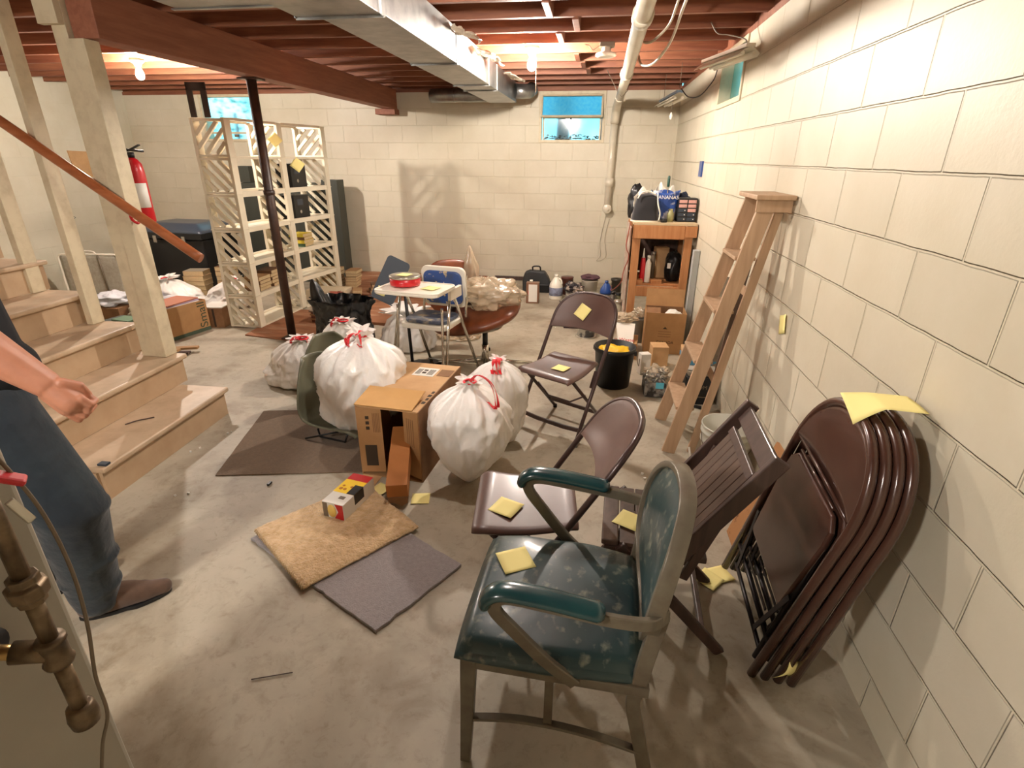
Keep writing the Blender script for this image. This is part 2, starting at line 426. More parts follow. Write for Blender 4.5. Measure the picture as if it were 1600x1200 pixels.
# ------------------------------------------------------------------ the room
XR, XL, YB, YF, WT = 0.92, -6.55, 7.45, -3.2, 2.34
def wall_cells(axis, fixed0, fixed1, a0, a1, z0, z1, holes):
    mb = MB()
    As = sorted({a0, a1, *[h[0] for h in holes], *[h[1] for h in holes]})
    Zs = sorted({z0, z1, *[h[2] for h in holes], *[h[3] for h in holes]})
    for i in range(len(As)-1):
        for j in range(len(Zs)-1):
            ca, cz = (As[i]+As[i+1])/2, (Zs[j]+Zs[j+1])/2
            if any(h[0] < ca < h[1] and h[2] < cz < h[3] for h in holes): continue
            if axis == 'x': mb.b2((As[i], fixed0, Zs[j]), (As[i+1], fixed1, Zs[j+1]))
            else: mb.b2((fixed0, As[i], Zs[j]), (fixed1, As[i+1], Zs[j+1]))
    return mb
W1 = (-0.78, 0.04, 1.76, 2.34)       # back wall window by the pipe
W2 = (-5.42, -4.60, 1.76, 2.34)      # back wall window behind the lattice shelf
W3 = (4.27, 5.07, 1.95, 2.34)        # right wall window
mR = block_wall_mat('cream_block_right', 'Y', -1.513+0.2032+4.064, S(212, 203, 182), S(202, 192, 168), 0.85)
mB = block_wall_mat('cream_block_back', 'X', 4.0, S(212, 203, 182), S(200, 190, 166), 0.45)
mL = block_wall_mat('cream_block_left', 'Y', 4.0, S(210, 204, 184), S(200, 192, 168), 0.30)
struct(wall_cells('y', XR, XR+0.2, YF-0.2, YB+0.2, 0, WT, [W3]).build('wall_right', mR))
struct(wall_cells('x', YB, YB+0.2, XL, XR, 0, WT, [W1, W2]).build('wall_back', mB))
struct(wall_cells('y', XL-0.2, XL, YF-0.2, YB+0.2, 0, WT+0.28, []).build('wall_left', mL))
struct(wall_cells('x', YF-0.2, YF, XL, XR, 0, WT+0.28, []).build('wall_front', mL))
struct(MB().b2((XL-0.2, YF-0.2, -0.15), (XR+0.2, YB+0.2, 0)).build('floor', M['floor']))
struct(MB().b2((XL-0.2, YF-0.2, 2.61), (XR+0.2, YB+0.2, 2.66)).build('ceiling', M['subfloor']))
# sill plate and rim joists on top of the walls
mb = MB(); mb.b2((XR-0.0, YF, WT), (XR+0.14, YB+0.14, 2.378)); mb.b2((XL, YB, WT), (XR, YB+0.14, 2.378))
struct(mb.build('trim_1', M['joist']))
mb = MB(); mb.b2((XR+0.02, YF, 2.378), (XR+0.06, YB+0.1, 2.61)); mb.b2((XL, YB+0.02, 2.378), (XR, YB+0.06, 2.61))
struct(mb.build('trim_2', M['joist']))
# floor joists overhead (each its own board)
JO = []
ORD = 'nearest|second|third|fourth|fifth|sixth|seventh|eighth|ninth|tenth|eleventh|twelfth|thirteenth|fourteenth|fifteenth|sixteenth|seventeenth|eighteenth|nineteenth|twentieth|twenty-first|twenty-second|twenty-third|twenty-fourth|twenty-fifth|twenty-sixth|twenty-seventh'.split('|')
y = 3.49-0.4064*16
jn = None
while y < YB-0.05:
    if jn is None:
        o = MB().b2((XL, -0.019, 2.378), (XR+0.02, 0.019, 2.612)).build('ceiling_joist', M['joist'], loc=(0, y, 0))
        jn = o
        tag(o, None, 'joist', 'ceiling joists')
    else:
        o = jn.copy(); COL.objects.link(o); o.location = (0, y, 0)
    JO.append(o)
    y += 0.4064
for i, o in enumerate(reversed(JO)): o['label'] = 'brown wooden ceiling joist, the %s one counted from the back wall' % (ORD[i] if i else 'first')
# short blocking between the joists
for i, (bx, by) in enumerate(((-0.35, 3.69), (-0.2, 4.10), (-0.33, 4.50), (-0.24, 5.32), (-0.20, 5.73), (-0.16, 6.13))):
    o = MB().box((0, 0, 2.47), (0.04, 0.366, 0.20)).build('joist_blocking', M['joist'], loc=(bx, by+0.003, 0), bevel=0.002)
    tag(o, 'short wooden block between ceiling joists, %s of six counted from the back wall' % ['sixth', 'fifth', 'fourth', 'third', 'second', 'first'][i], 'blocking', 'blocking pieces between the joists')
# main beam and its bearing block
o = MB().b2((-2.77, 2.92, 2.145), (-2.62, 7.44, 2.376)).build('ceiling_beam', M['beam'], bevel=0.004)
tag(o, 'heavy brown built-up wooden beam running under the joists to the back wall', 'beam')
o = MB().b2((-2.86, 7.28, 2.08), (-2.60, 7.449, 2.144)).build('bearing_block', M['beam'], bevel=0.003)
tag(o, 'short brown wooden block under the beam end at the back wall', 'block')
# steel support post
t = thing('support_post', 'slim dark brown steel post standing beside the white lattice shelf', 'post', (-2.735, 4.43, 0))
MB().tube([(0, 0, 0.032), (0, 0, 2.132)], 0.038, 16).build('shaft', M['dark_steel'], t)
MB().box((0, 0, 0.026), (0.14, 0.14, 0.012)).build('base_plate', M['dark_steel'], t)
MB().box((0, 0, 2.138), (0.15, 0.15, 0.012)).build('top_plate', M['dark_steel'], t)
mb = MB(); mb.lathe([(0.038, -0.02), (0.046, -0.015), (0.046, 0.015), (0.038, 0.02)], (0, 0, 1.30), 16); mb.build('collar', M['dark_steel'], t)

# ------------------------------------------------------------------ windows
def win(name, axis, hole, wall, out, glassm, split=None, tilt=0.0):
    """frame bars round the opening, sash and panes, all under one structure object"""
    a0, a1, z0, z1 = hole; f = 0.035
    def put(mb, A0, A1, D0, D1, Z0, Z1):
        if axis == 'x': mb.b2((A0, D0, Z0), (A1, D1, Z1))
        else: mb.b2((D0, A0, Z0), (D1, A1, Z1))
    mb = MB(); d0, d1 = wall+0.0, wall+out
    d0, d1 = min(d0, d1)-0.012, max(d0, d1)-0.02
    put(mb, a0, a0+f, d0, d1, z0, z1); put(mb, a1-f, a1, d0, d1, z0, z1)
    put(mb, a0+f, a1-f, d0, d1, z0, z0+f); put(mb, a0+f, a1-f, d0, d1, z1-f, z1)
    fr = struct(mb.build(name, M['white_paint'], bevel=0.003))
    return fr
w1 = win('window_1', 'x', W1, YB, 0.09, None)
mb = MB()
mid = 2.05
mb.b2((-0.735, 7.47, mid-0.012), (-0.005, 7.50, mid+0.012)); mb.b2((-0.735, 7.47, 1.80), (-0.715, 7.50, mid-0.012)); mb.b2((-0.025, 7.47, 1.80), (-0.005, 7.50, mid-0.012))
mb.build('sash_frame', M['white_paint'], w1)
MB().b2((-0.715, 7.484, 1.797), (-0.025, 7.488, mid-0.012)).build('pane', M['glass'], w1)
# the upper awning sash is swung inward
sh = MB(); T = Matrix.Translation((0, 7.46, 2.30)) @ Matrix.Rotation(R(-24), 4, 'X')
sh.b2((-0.75, -0.012, -0.26), (-0.73, 0.012, 0), T); sh.b2((-0.015, -0.012, -0.26), (0.005, 0.012, 0), T)
sh.b2((-0.75, -0.012, -0.02), (0.005, 0.012, 0), T); sh.b2((-0.75, -0.012, -0.28), (0.005, 0.012, -0.26), T)
sh.build('swung_sash', M['white_paint'], w1)
MB().b2((-0.73, -0.002, -0.26), (-0.015, 0.002, -0.02), T).build('swung_pane', mat('dusty_blue_pane', S(90, 170, 200), 0.3, trans=0.85, col2=S(130, 190, 205), nscale=30), w1)
MB().box((-0.38, 7.44, 2.045), (0.02, 0.02, 0.05)).build('latch', M['black'], w1)
# dead leaves piled outside against the pane
random.seed(5)
mb = MB()
for i in range(150):
    x = random.uniform(-0.72, -0.02); z = 1.80+random.random()**2*0.05+0.01*math.sin(x*17)
    T = Matrix.Translation((x, 7.53+random.uniform(-0.02, 0.04), z)) @ Matrix.Rotation(random.uniform(0, 3), 4, 'Z') @ Matrix.Rotation(random.uniform(-1, 1), 4, 'X')
    mb.add([(-0.025, 0, 0), (0, -0.012, 0.004), (0.025, 0, 0), (0, 0.012, 0.004)], [(0, 1, 2, 3)], False, T)
o = mb.build('dead_leaves', mat('dead_leaves', S(48, 34, 22), 0.9), solid=0.001)
tag(o, 'dark dead leaves piled against the outside of the window by the pipe', 'leaves', kind='stuff')
w2 = win('window_2', 'x', W2, YB, 0.09, None)
MB().b2((-5.385, 7.484, 1.795), (-4.635, 7.488, 2.305)).build('pane', M['glass'], w2)
mb = MB(); mb.b2((-5.385, 7.47, 1.86), (-4.635, 7.50, 1.885)); mb.build('sash_frame', M['white_paint'], w2)
MB().box((-4.95, 7.46, 1.835), (0.05, 0.03, 0.03)).build('latch', M['wire'], w2)
w3 = win('window_3', 'y', W3, XR, 0.13, None)
MB().b2((1.0, 4.305, 1.985), (1.004, 5.035, 2.305)).build('pane', mat('aqua_pane', S(190, 250, 240), 0.25, trans=1.0), w3)
MB().b2((0.98, 4.46, 1.985), (1.02, 4.48, 2.305)).build('sash_frame', M['white_paint'], w3)
# outdoors: grade, a few trunks and shrubs seen through the panes
struct(MB().b2((-30, YB+0.2, 1.2), (20, 40, 1.62)).build('ground_outside', mat('outside_soil', S(96, 92, 70), 0.95, col2=S(60, 84, 56), nscale=3)))
struct(MB().b2((XR+0.2, -10, 1.2), (20, YB+0.2, 1.62)).build('ground_outside_right', mat('outside_soil', S(96, 92, 70), 0.95)))
bark = mat('bark', S(100, 110, 120), 0.9, col2=S(120, 130, 136), nscale=12)
leafm = mat('leaf_green', S(70, 150, 130), 0.8, col2=S(100, 180, 160), nscale=6)
for i, (tx, ty, tr, lb) in enumerate(((-0.66, 10.2, 0.10, 'broad bluish tree trunk at the left of the window by the pipe'), (0.0, 11.0, 0.035, 'thinnest tree trunk at the right of the window by the pipe'), (-6.6, 11.5, 0.12, 'tree trunk outside the window behind the lattice shelf'))):
    o = MB().tube([(tx, ty, 1.61), (tx+0.03, ty, 2.6), (tx-0.02, ty, 4.5), (tx+0.04, ty, 7)], tr, 12, scale=[1.15, 1, 0.9, 0.8]).build('tree_trunk', bark)
    tag(o, lb, 'tree')
def shrub(x, y, z, rad, n, seed, label):
    random.seed(seed); mb = MB()
    for i in range(n):
        a = Vector((random.gauss(0, 1), random.gauss(0, 1), random.gauss(0, 1))).normalized()*rad*random.uniform(0.4, 1)
        T = Matrix.Translation((x+a.x, y+a.y*0.6, z+a.z*0.7)) @ Matrix.Rotation(random.uniform(0, 6), 4, 'Z') @ Matrix.Rotation(random.uniform(-1.2, 1.2), 4, 'X')
        mb.add([(-0.05, 0, 0), (0, -0.03, 0.01), (0.05, 0, 0), (0, 0.03, 0.01)], [(0, 1, 2, 3)], False, T)
    root = thing('shrub', label, 'shrub', (0, 0, 0))
    mb.build('foliage', leafm, root, solid=0.001)
    MB().tube([(x, y, 1.6), (x, y, z)], 0.03, 8).build('stem', bark, root)
shrub(-6.6, 10.0, 2.3, 0.9, 200, 3, 'leafy green shrub outside the window behind the lattice shelf')

# ------------------------------------------------------------------ staircase
t = thing('staircase', 'beige painted wooden stairs rising to the left behind the person', 'stairs', (-2.34, 2.90, 0), R(2.2))
NS = 9
for i in range(NS):
    z = 0.19*(i+1); x0 = -0.305*i
    far = 0.0 if i == 0 else 0.085+0.035*(i-1)
    MB().b2((x0-0.315, -1.0, z-0.032), (x0+0.03, far+0.015, z)).build('tread', M['tread_paint'], t, bevel=0.011, seg=3)
    MB().b2((x0-0.02, -0.985, z-0.19+(0.001 if i else 0)), (x0, far, z-0.033)).build('riser', M['stair_paint'], t, bevel=0.001)
for sy in (-0.02, -0.98):
    st = MB()
    for i in range(NS):
        st.b2((-0.305*i-0.305-0.02, sy-0.018, max(0.0, 0.19*(i-1))), (-0.305*i-0.021, sy+0.018, 0.19*(i+1)-0.034))
    st.build('stringer', M['stair_paint'], t)
# dark bracket on the tread end near the person
MB().box((0.005, -0.965, 0.196), (0.045, 0.03, 0.010)).build('corner_bracket', M['navy'], t)
o = MB().tube(smooth_path([(-2.53, 2.32, 0.196), (-2.50, 2.37, 0.197), (-2.47, 2.40, 0.196), (-2.44, 2.43, 0.195)]), 0.0035, 6).build('twig', M['dark_wood'])
tag(o, 'small dark twig lying on the lowest stair tread', 'twig')
# posts and studs of the open stair side
def stud(x, z0, w, d, label, y=2.945, zt=2.605, name='stair_stud'):
    o = MB().b2((-w/2, -d/2, 0), (w/2, d/2, zt-z0)).build(name, M['white_paint'], loc=(x, y, z0), bevel=0.003)
    tag(o, label, 'post', 'white painted studs beside the stairs')
    return o
t = thing('newel_post', 'thick white painted post on the second stair tread, fire extinguisher behind it', 'post', (-2.76, 2.935, 0.382))
MB().b2((-0.098, -0.045, 0), (-0.014, 0.045, 2.225)).build('front_stud', M['white_paint'], t, bevel=0.003)
MB().b2((-0.013, -0.05, 0), (0.075, 0.05, 1.760)).build('side_stud', M['white_paint'], t, bevel=0.003)
MB().b2((-0.135, -0.085, 1.82), (-0.014, -0.046, 2.222)).build('top_blocking', M['white_paint'], t, bevel=0.003)
stud(-3.19, 0.572, 0.045, 0.09, 'white stud on the third stair tread, next to the thick post')
stud(-3.56, 0.762, 0.045, 0.09, 'white stud on the fourth stair tread')
stud(-3.95, 0.952, 0.045, 0.09, 'white stud on the fifth stair tread')
stud(-4.30, 1.142, 0.045, 0.09, 'white stud on the sixth stair tread, at the photo edge')
# handrail
t = thing('handrail', 'reddish brown wooden handrail sloping down past the white posts', 'handrail', (0, 0, 0))
rp = [(-2.262, 2.86, 1.035), (-3.32, 2.862, 1.758), (-4.6, 2.865, 2.62-0.02)]
MB().sweep([(-2.262, 2.86, 1.03), (-2.30, 2.86, 1.055), (-3.32, 2.862, 1.755), (-4.2, 2.864, 2.355)], [(0.022*math.cos(a), 0.030*math.sin(a)) for a in [2*PI*i/14 for i in range(14)]]).build('rail', M['rail'], t)
for (x, z) in ((-2.655, 1.262), (-3.56, 1.88)):
    MB().tube(smooth_path([(x, 2.862, z+0.02), (x, 2.865, z-0.02), (x, 2.90, z-0.045), (x, 2.918, z-0.03)]), 0.008, 8).build('bracket', M['red'], t)

# ------------------------------------------------------------------ duct
t = thing('heating_duct', 'long galvanised rectangular heating duct hung beneath the joists', 'duct', (0, 0, 0))
d0, d1 = -1.30, -0.985
secs = [(-2.9, 2.02), (2.02, 2.62), (2.62, 4.05), (4.05, 5.2), (5.2, 5.6), (5.6, 6.86)]
for i, (a, b) in enumerate(secs):
    g = 0.05 if b <= 2.63 else 0.0
    mb = MB(); mb.b2((d0-g, a+0.002, 2.165-g*0.4), (d1+g*0.5, b-0.002, 2.373)); mb.build('duct_section', M['galv'], t, bevel=0.003)
    if i:
        mb = MB()
        gx = 0.05 if a < 2.63 else 0.0
        mb.b2((d1+gx*0.5, a-0.02, 2.16-gx*0.4), (d1+gx*0.5+0.006, a+0.02, 2.374)); mb.b2((d0-gx-0.006, a-0.02, 2.16-gx*0.4), (d0-gx, a+0.02, 2.374)); mb.b2((d0-gx-0.006, a-0.004, 2.155-gx*0.4), (d1+gx*0.5+0.006, a+0.004, 2.165-gx*0.4))
        mb.build('drive_cleat', M['galv'], t)
MB().tube([(d1+0.004, 6.72, 2.27), (-0.90, 6.76, 2.27), (-0.84, 6.86, 2.28), (-0.82, 6.95, 2.31)], 0.075, 18).build('takeoff_elbow', M['galv'], t)
# flat plenum piece at the upper left with hole
t = thing('duct_plenum', 'flat galvanised duct branch with a small dark hole, left of the main duct', 'duct', (0, 0, 0))
MB().b2((-1.95, 2.10, 2.20), (-1.362, 2.66, 2.372)).build('body', M['galv'], t, bevel=0.004)
MB().lathe([(0.0, 0), (0.013, 0), (0.013, 0.003), (0, 0.003)], (-1.62, 2.47, 2.1965), 16).build('hole', M['black'], t)
MB().b2((-1.97, 2.645, 2.195), (-1.362, 2.668, 2.201)).build('flange', M['galv'], t)
# round branch duct by the back wall and one on the right near the camera
t = thing('round_duct', 'round galvanised branch duct running left under the joists by the back wall', 'duct', (0, 0, 0))
MB().tube([(-1.30, 6.95, 2.255), (-1.95, 7.05, 2.262), (-2.05, 7.07, 2.262)], 0.075, 18).build('pipe', M['galv'], t)
MB().lathe([(0.076, -0.01), (0.082, 0), (0.076, 0.01)], (0, 0, 0), 18, T=Matrix.Translation((-1.75, 7.02, 2.26)) @ Matrix.Rotation(R(90), 4, 'Y')).build('seam', M['galv'], t)
o = MB().tube([(-0.955, 2.93, 2.40+0.06), (-0.66, 2.93, 2.40+0.06)], 0.07, 18).build('round_branch_duct', M['galv'])
tag(o, 'short round galvanised branch between joists right of the main duct', 'duct')
# loose foil insulation beside the duct
for (cx, cy, L, sd, lb) in ((-0.90, 4.75, 0.55, 1, 'crumpled foil and white insulation tucked beside the duct'), (-0.88, 5.95, 0.45, 2, 'crumpled pale insulation at the far end of the duct'), (-0.90, 3.95, 0.25, 3, 'small folded foil flap on top of the duct joint')):
    def fn(u, v, cx=cx, cy=cy, L=L, sd=sd):
        p = Vector((u*5, v*3, sd*7.3)); nn = noise.noise_vector(p)
        return (cx-0.08+0.15*v+0.05*nn.x, cy-L/2+L*u+0.05*nn.y, 2.352-0.045*v*v+0.03*nn.z-0.02)
    o = MB().grid(fn, 26, 12, smooth=False).build('insulation_scrap', mat('foil_paper', S(214, 200, 180), 0.4, 0.2), solid=0.003)
    tag(o, lb, 'insulation')

# ------------------------------------------------------------------ radon / vent pipe
t = thing('vent_pipe', 'white plastic vent pipe running along the ceiling and down the back wall', 'pipe', (0, 0, 0))
px = 0.175
run = [(0.13, -3.1, 2.24), (0.155, 2.4, 2.215), (0.178, 5.4, 2.205), (0.178, 6.75, 2.20)]
MB().tube(run, 0.042, 20).build('long_run', M['pvc'], t)
MB().tube(smooth_path([(0.178, 6.70, 2.20), (0.178, 7.05, 2.195), (0.165, 7.27, 2.13), (0.155, 7.345, 1.98)], 5), 0.050, 20).build('elbow', M['pvc'], t)
MB().tube([(0.155, 7.35, 2.05), (0.138, 7.37, 1.02)], 0.042, 20).build('drop', M['pvc'], t)
for (x, y, z, ax) in ((0.174, 5.0, 2.207, 0), (0.162, 3.1, 2.213, 0), (0.145, 7.36, 1.30, 1)):
    T = Matrix.Translation((x, y, z)) @ (Matrix.Rotation(R(90), 4, 'X') if ax == 0 else Matrix.Identity(4))
    MB().lathe([(0.042, -0.05), (0.052, -0.05), (0.052, 0.05), (0.042, 0.05)], (0, 0, 0), 20, T).build('coupling', M['pvc'], t)
T = Matrix.Translation((0.138, 7.335, 0.985)) @ Matrix.Rotation(R(90), 4, 'X')
MB().lathe([(0.0, -0.09), (0.056, -0.09), (0.056, 0.03), (0.050, 0.035), (0.0, 0.035)], (0, 0, 0), 20, T).build('cleanout', M['pvc'], t)
MB().box((0.138, 7.29, 0.985), (0.035, 0.03, 0.035), rx=0, ry=R(45)).build('cleanout_plug', M['pvc'], t)
MB().tube([(0.02, 6.1, 2.38), (0.13, 6.1, 2.20), (0.18, 6.1, 2.145), (0.235, 6.1, 2.20), (0.24, 6.1, 2.38)], 0.004, 6).build('hanger_strap', M['wire'], t)
# ------------------------------------------------------------------ ceiling lights
def bulb_light(name, x, y, m, label, zt=2.378):
    t = thing(name, label, 'light', (x, y, zt))
    MB().lathe([(0.0, 0), (0.058, 0), (0.062, -0.012), (0.050, -0.028), (0.030, -0.040), (0.024, -0.060), (0.0, -0.060)], (0, 0, 0), 24).build('lamp_holder', M['porcelain'], t)
    MB().lathe([(0.012, -0.058), (0.016, -0.075), (0.028, -0.10), (0.034, -0.125), (0.031, -0.148), (0.018, -0.163), (0.0, -0.168)], (0, 0, 0), 16).build('bulb', m, t)
    return t
t = bulb_light('ceiling_light', -0.57, 4.80, M['glow'], 'bare lit bulb in a white ceiling holder right of the duct')
MB().tube([(0.03, 0.01, -0.04), (0.035, 0.02, -0.30), (-0.01, 0.06, -0.42)], 0.0016, 6).build('pull_string', M['wire'], t)
bulb_light('ceiling_light', -4.15, 4.98, M['glow_left'], 'bare lit bulb in a ceiling holder left of the wooden beam')
bulb_light('ceiling_light', -0.62, 2.271, M['glow_mid'], 'bare lit bulb in a ceiling holder above the bin bags, nearest the camera')
t = thing('ceiling_light', 'added frosted globe fill light on the ceiling, unseen behind the camera', 'light', (-1.85, -0.80, 2.378))  # unseen lamp, added as soft fill for the stairs and foreground
MB().lathe([(0.0, 0), (0.07, 0), (0.075, -0.02), (0.06, -0.035), (0.0, -0.035)], (0, 0, 0), 24).build('lamp_holder', M['porcelain'], t)
MB().lathe([(0.055, -0.036), (0.10, -0.06), (0.145, -0.11), (0.16, -0.17), (0.145, -0.23), (0.10, -0.28), (0.05, -0.305), (0.0, -0.31)], (0, 0, 0), 20).build('globe', M['glow_fill'], t)
bulb_light('ceiling_light', -4.9, 3.3, M['porcelain'], 'unlit white ceiling lamp holder behind the stair studs')
# smoke / junction fixture without a bulb
t = thing('ceiling_lamp_holder', 'white porcelain lamp holder without a bulb, right of the lit bulb', 'light', (0.0, 4.72, 2.378))
MB().b2((-0.05, -0.05, -0.03), (0.06, 0.05, -0.0)).build('junction_box', M['wire'], t, bevel=0.004)
MB().lathe([(0.0, -0.03), (0.035, -0.03), (0.035, -0.055), (0.075, -0.07), (0.080, -0.085), (0.060, -0.095), (0.03, -0.085), (0.0, -0.085)], (0, 0, 0), 24).build('holder', M['porcelain'], t)
MB().tube(smooth_path([(-0.05, 0, -0.02), (-0.10, 0, -0.045), (-0.13, 0, -0.015), (-0.16, 0.0, -0.01)]), 0.004, 6).build('wire', M['wire'], t)
# two shop lights
t = thing('shop_light', 'white fluorescent shop light hung near the right wall window', 'light', (0, 0, 0))
a = Vector((0.70, 4.55, 2.17)); b = Vector((0.86, 3.93, 2.19))
T = Matrix.Translation((a+b)/2) @ Matrix.Rotation(math.atan2(b.y-a.y, b.x-a.x), 4, 'Z')
L = 0.64
def hood(u, v):
    x = (u-0.5)*L; s = (v-0.5)*2
    return (x, s*0.075, 0.03-0.045*abs(s)**1.5)
o = MB().grid(hood, 4, 13, T).build('hood', M['white_plastic'], t, solid=0.003)
MB().b2((-L/2, -0.03, 0.028), (L/2, 0.03, 0.05), T).build('ballast_box', M['white_plastic'], t, bevel=0.003)
for s in (-0.035, 0.035): MB().tube([T @ Vector((-L/2+0.02, s, 0.0)), T @ Vector((L/2-0.02, s, 0.0))], 0.0125, 12).build('lamp_tube', M['porcelain'], t)
MB().tube(smooth_path([T @ Vector((L/2-0.05, 0, 0.05)), (0.84, 4.05, 2.27), (0.76, 4.15, 2.31), (0.70, 4.2, 2.33), (0.66, 4.25, 2.40)]), 0.004, 6).build('power_cord', M['wire'], t)
t = thing('shop_light', 'small white two-tube shop light dangling near the back right corner', 'light', (0, 0, 0))
a = Vector((0.63, 6.77, 2.10)); b = Vector((0.70, 5.75, 2.14))
T = Matrix.Translation((a+b)/2) @ Matrix.Rotation(math.atan2(b.y-a.y, b.x-a.x), 4, 'Z'); L = 0.95
o = MB().grid(hood, 4, 13, T).build('hood', M['white_plastic'], t, solid=0.003)
MB().b2((-L/2, -0.03, 0.028), (L/2, 0.03, 0.05), T).build('ballast_box', mat('pale_blue_enamel', S(150, 180, 215), 0.4), t, bevel=0.003)
for s in (-0.035, 0.035): MB().tube([T @ Vector((-L/2+0.02, s, -0.01)), T @ Vector((L/2-0.02, s, -0.01))], 0.0125, 12).build('lamp_tube', M['porcelain'], t)
MB().tube([(0.70, 5.85, 2.19), (0.70, 5.85, 2.40)], 0.0025, 6).build('hanging_chain', M['wire'], t)
MB().tube([(0.64, 6.6, 2.15), (0.64, 6.6, 2.40)], 0.0025, 6).build('hanging_chain', M['wire'], t)
MB().tube(smooth_path([(0.71, 5.8, 2.18), (0.76, 5.65, 2.10), (0.83, 5.45, 2.09), (0.89, 5.25, 2.18), (0.905, 5.2, 2.26)]), 0.005, 6).build('power_cord', M['black'], t)
MB().tube([(0.66, 5.9, 2.12), (0.655, 5.9, 1.99)], 0.002, 6).build('pull_cord', M['wire'], t)
MB().lathe([(0, 0), (0.012, 0.004), (0.016, 0.03), (0.006, 0.06), (0, 0.065)], (0.655, 5.9, 1.93), 10).build('pull_plug', M['porcelain'], t)
# loose cable loops under the joists
o = MB().tube(smooth_path([(0.38, 2.2, 2.39), (0.36, 2.6, 2.33), (0.36, 3.2, 2.27), (0.36, 3.7, 2.20), (0.30, 4.0, 2.14), (0.24, 4.2, 2.16), (0.225, 4.45, 2.25)], 8), 0.008, 8).build('ceiling_cable', M['pvc'])
tag(o, 'white cable looping below the joists right of the vent pipe', 'cable')
o = MB().tube(smooth_path([(0.37, 3.55, 2.38), (0.35, 3.75, 2.30), (0.28, 3.85, 2.24), (0.235, 3.9, 2.235), (0.215, 3.95, 2.26)], 8), 0.007, 8).build('ceiling_cable', M['pvc'])
tag(o, 'shorter white cable crossing behind the vent pipe near the joists', 'cable')
# wall bits
o = MB().box((0.912, 5.40, 1.50), (0.014, 0.13, 0.13)).build('blue_tape', M['blue']); tag(o, 'torn blue tape patch on the right wall above the bench', 'tape')
o = MB().prism([(-0.17, -0.16), (0.12, -0.15), (0.19, 0.02), (0.12, 0.15), (-0.20, 0.16)], 0, 0.012, T=Matrix.Translation((XL+0.001, 6.55, 1.47)) @ Matrix.Rotation(R(90), 4, 'Z') @ Matrix.Rotation(R(90), 4, 'X')).build('wall_patch', M['card_pale'])
tag(o, 'tan patch board fixed on the left wall seen between the stair studs', 'board')
o = MB().tube(smooth_path([(0.13, 7.43, 0.88), (0.08, 7.43, 0.55), (0.10, 7.43, 0.38), (0.05, 7.43, 0.30), (0.17, 7.43, 0.36), (0.14, 7.43, 0.6), (0.18, 7.43, 0.85)], 8), 0.0028, 6).build('wall_wire', mat('thin_wire', S(150, 140, 120), 0.5))
tag(o, 'thin pale wire hanging on the back wall below the pipe end', 'wire')
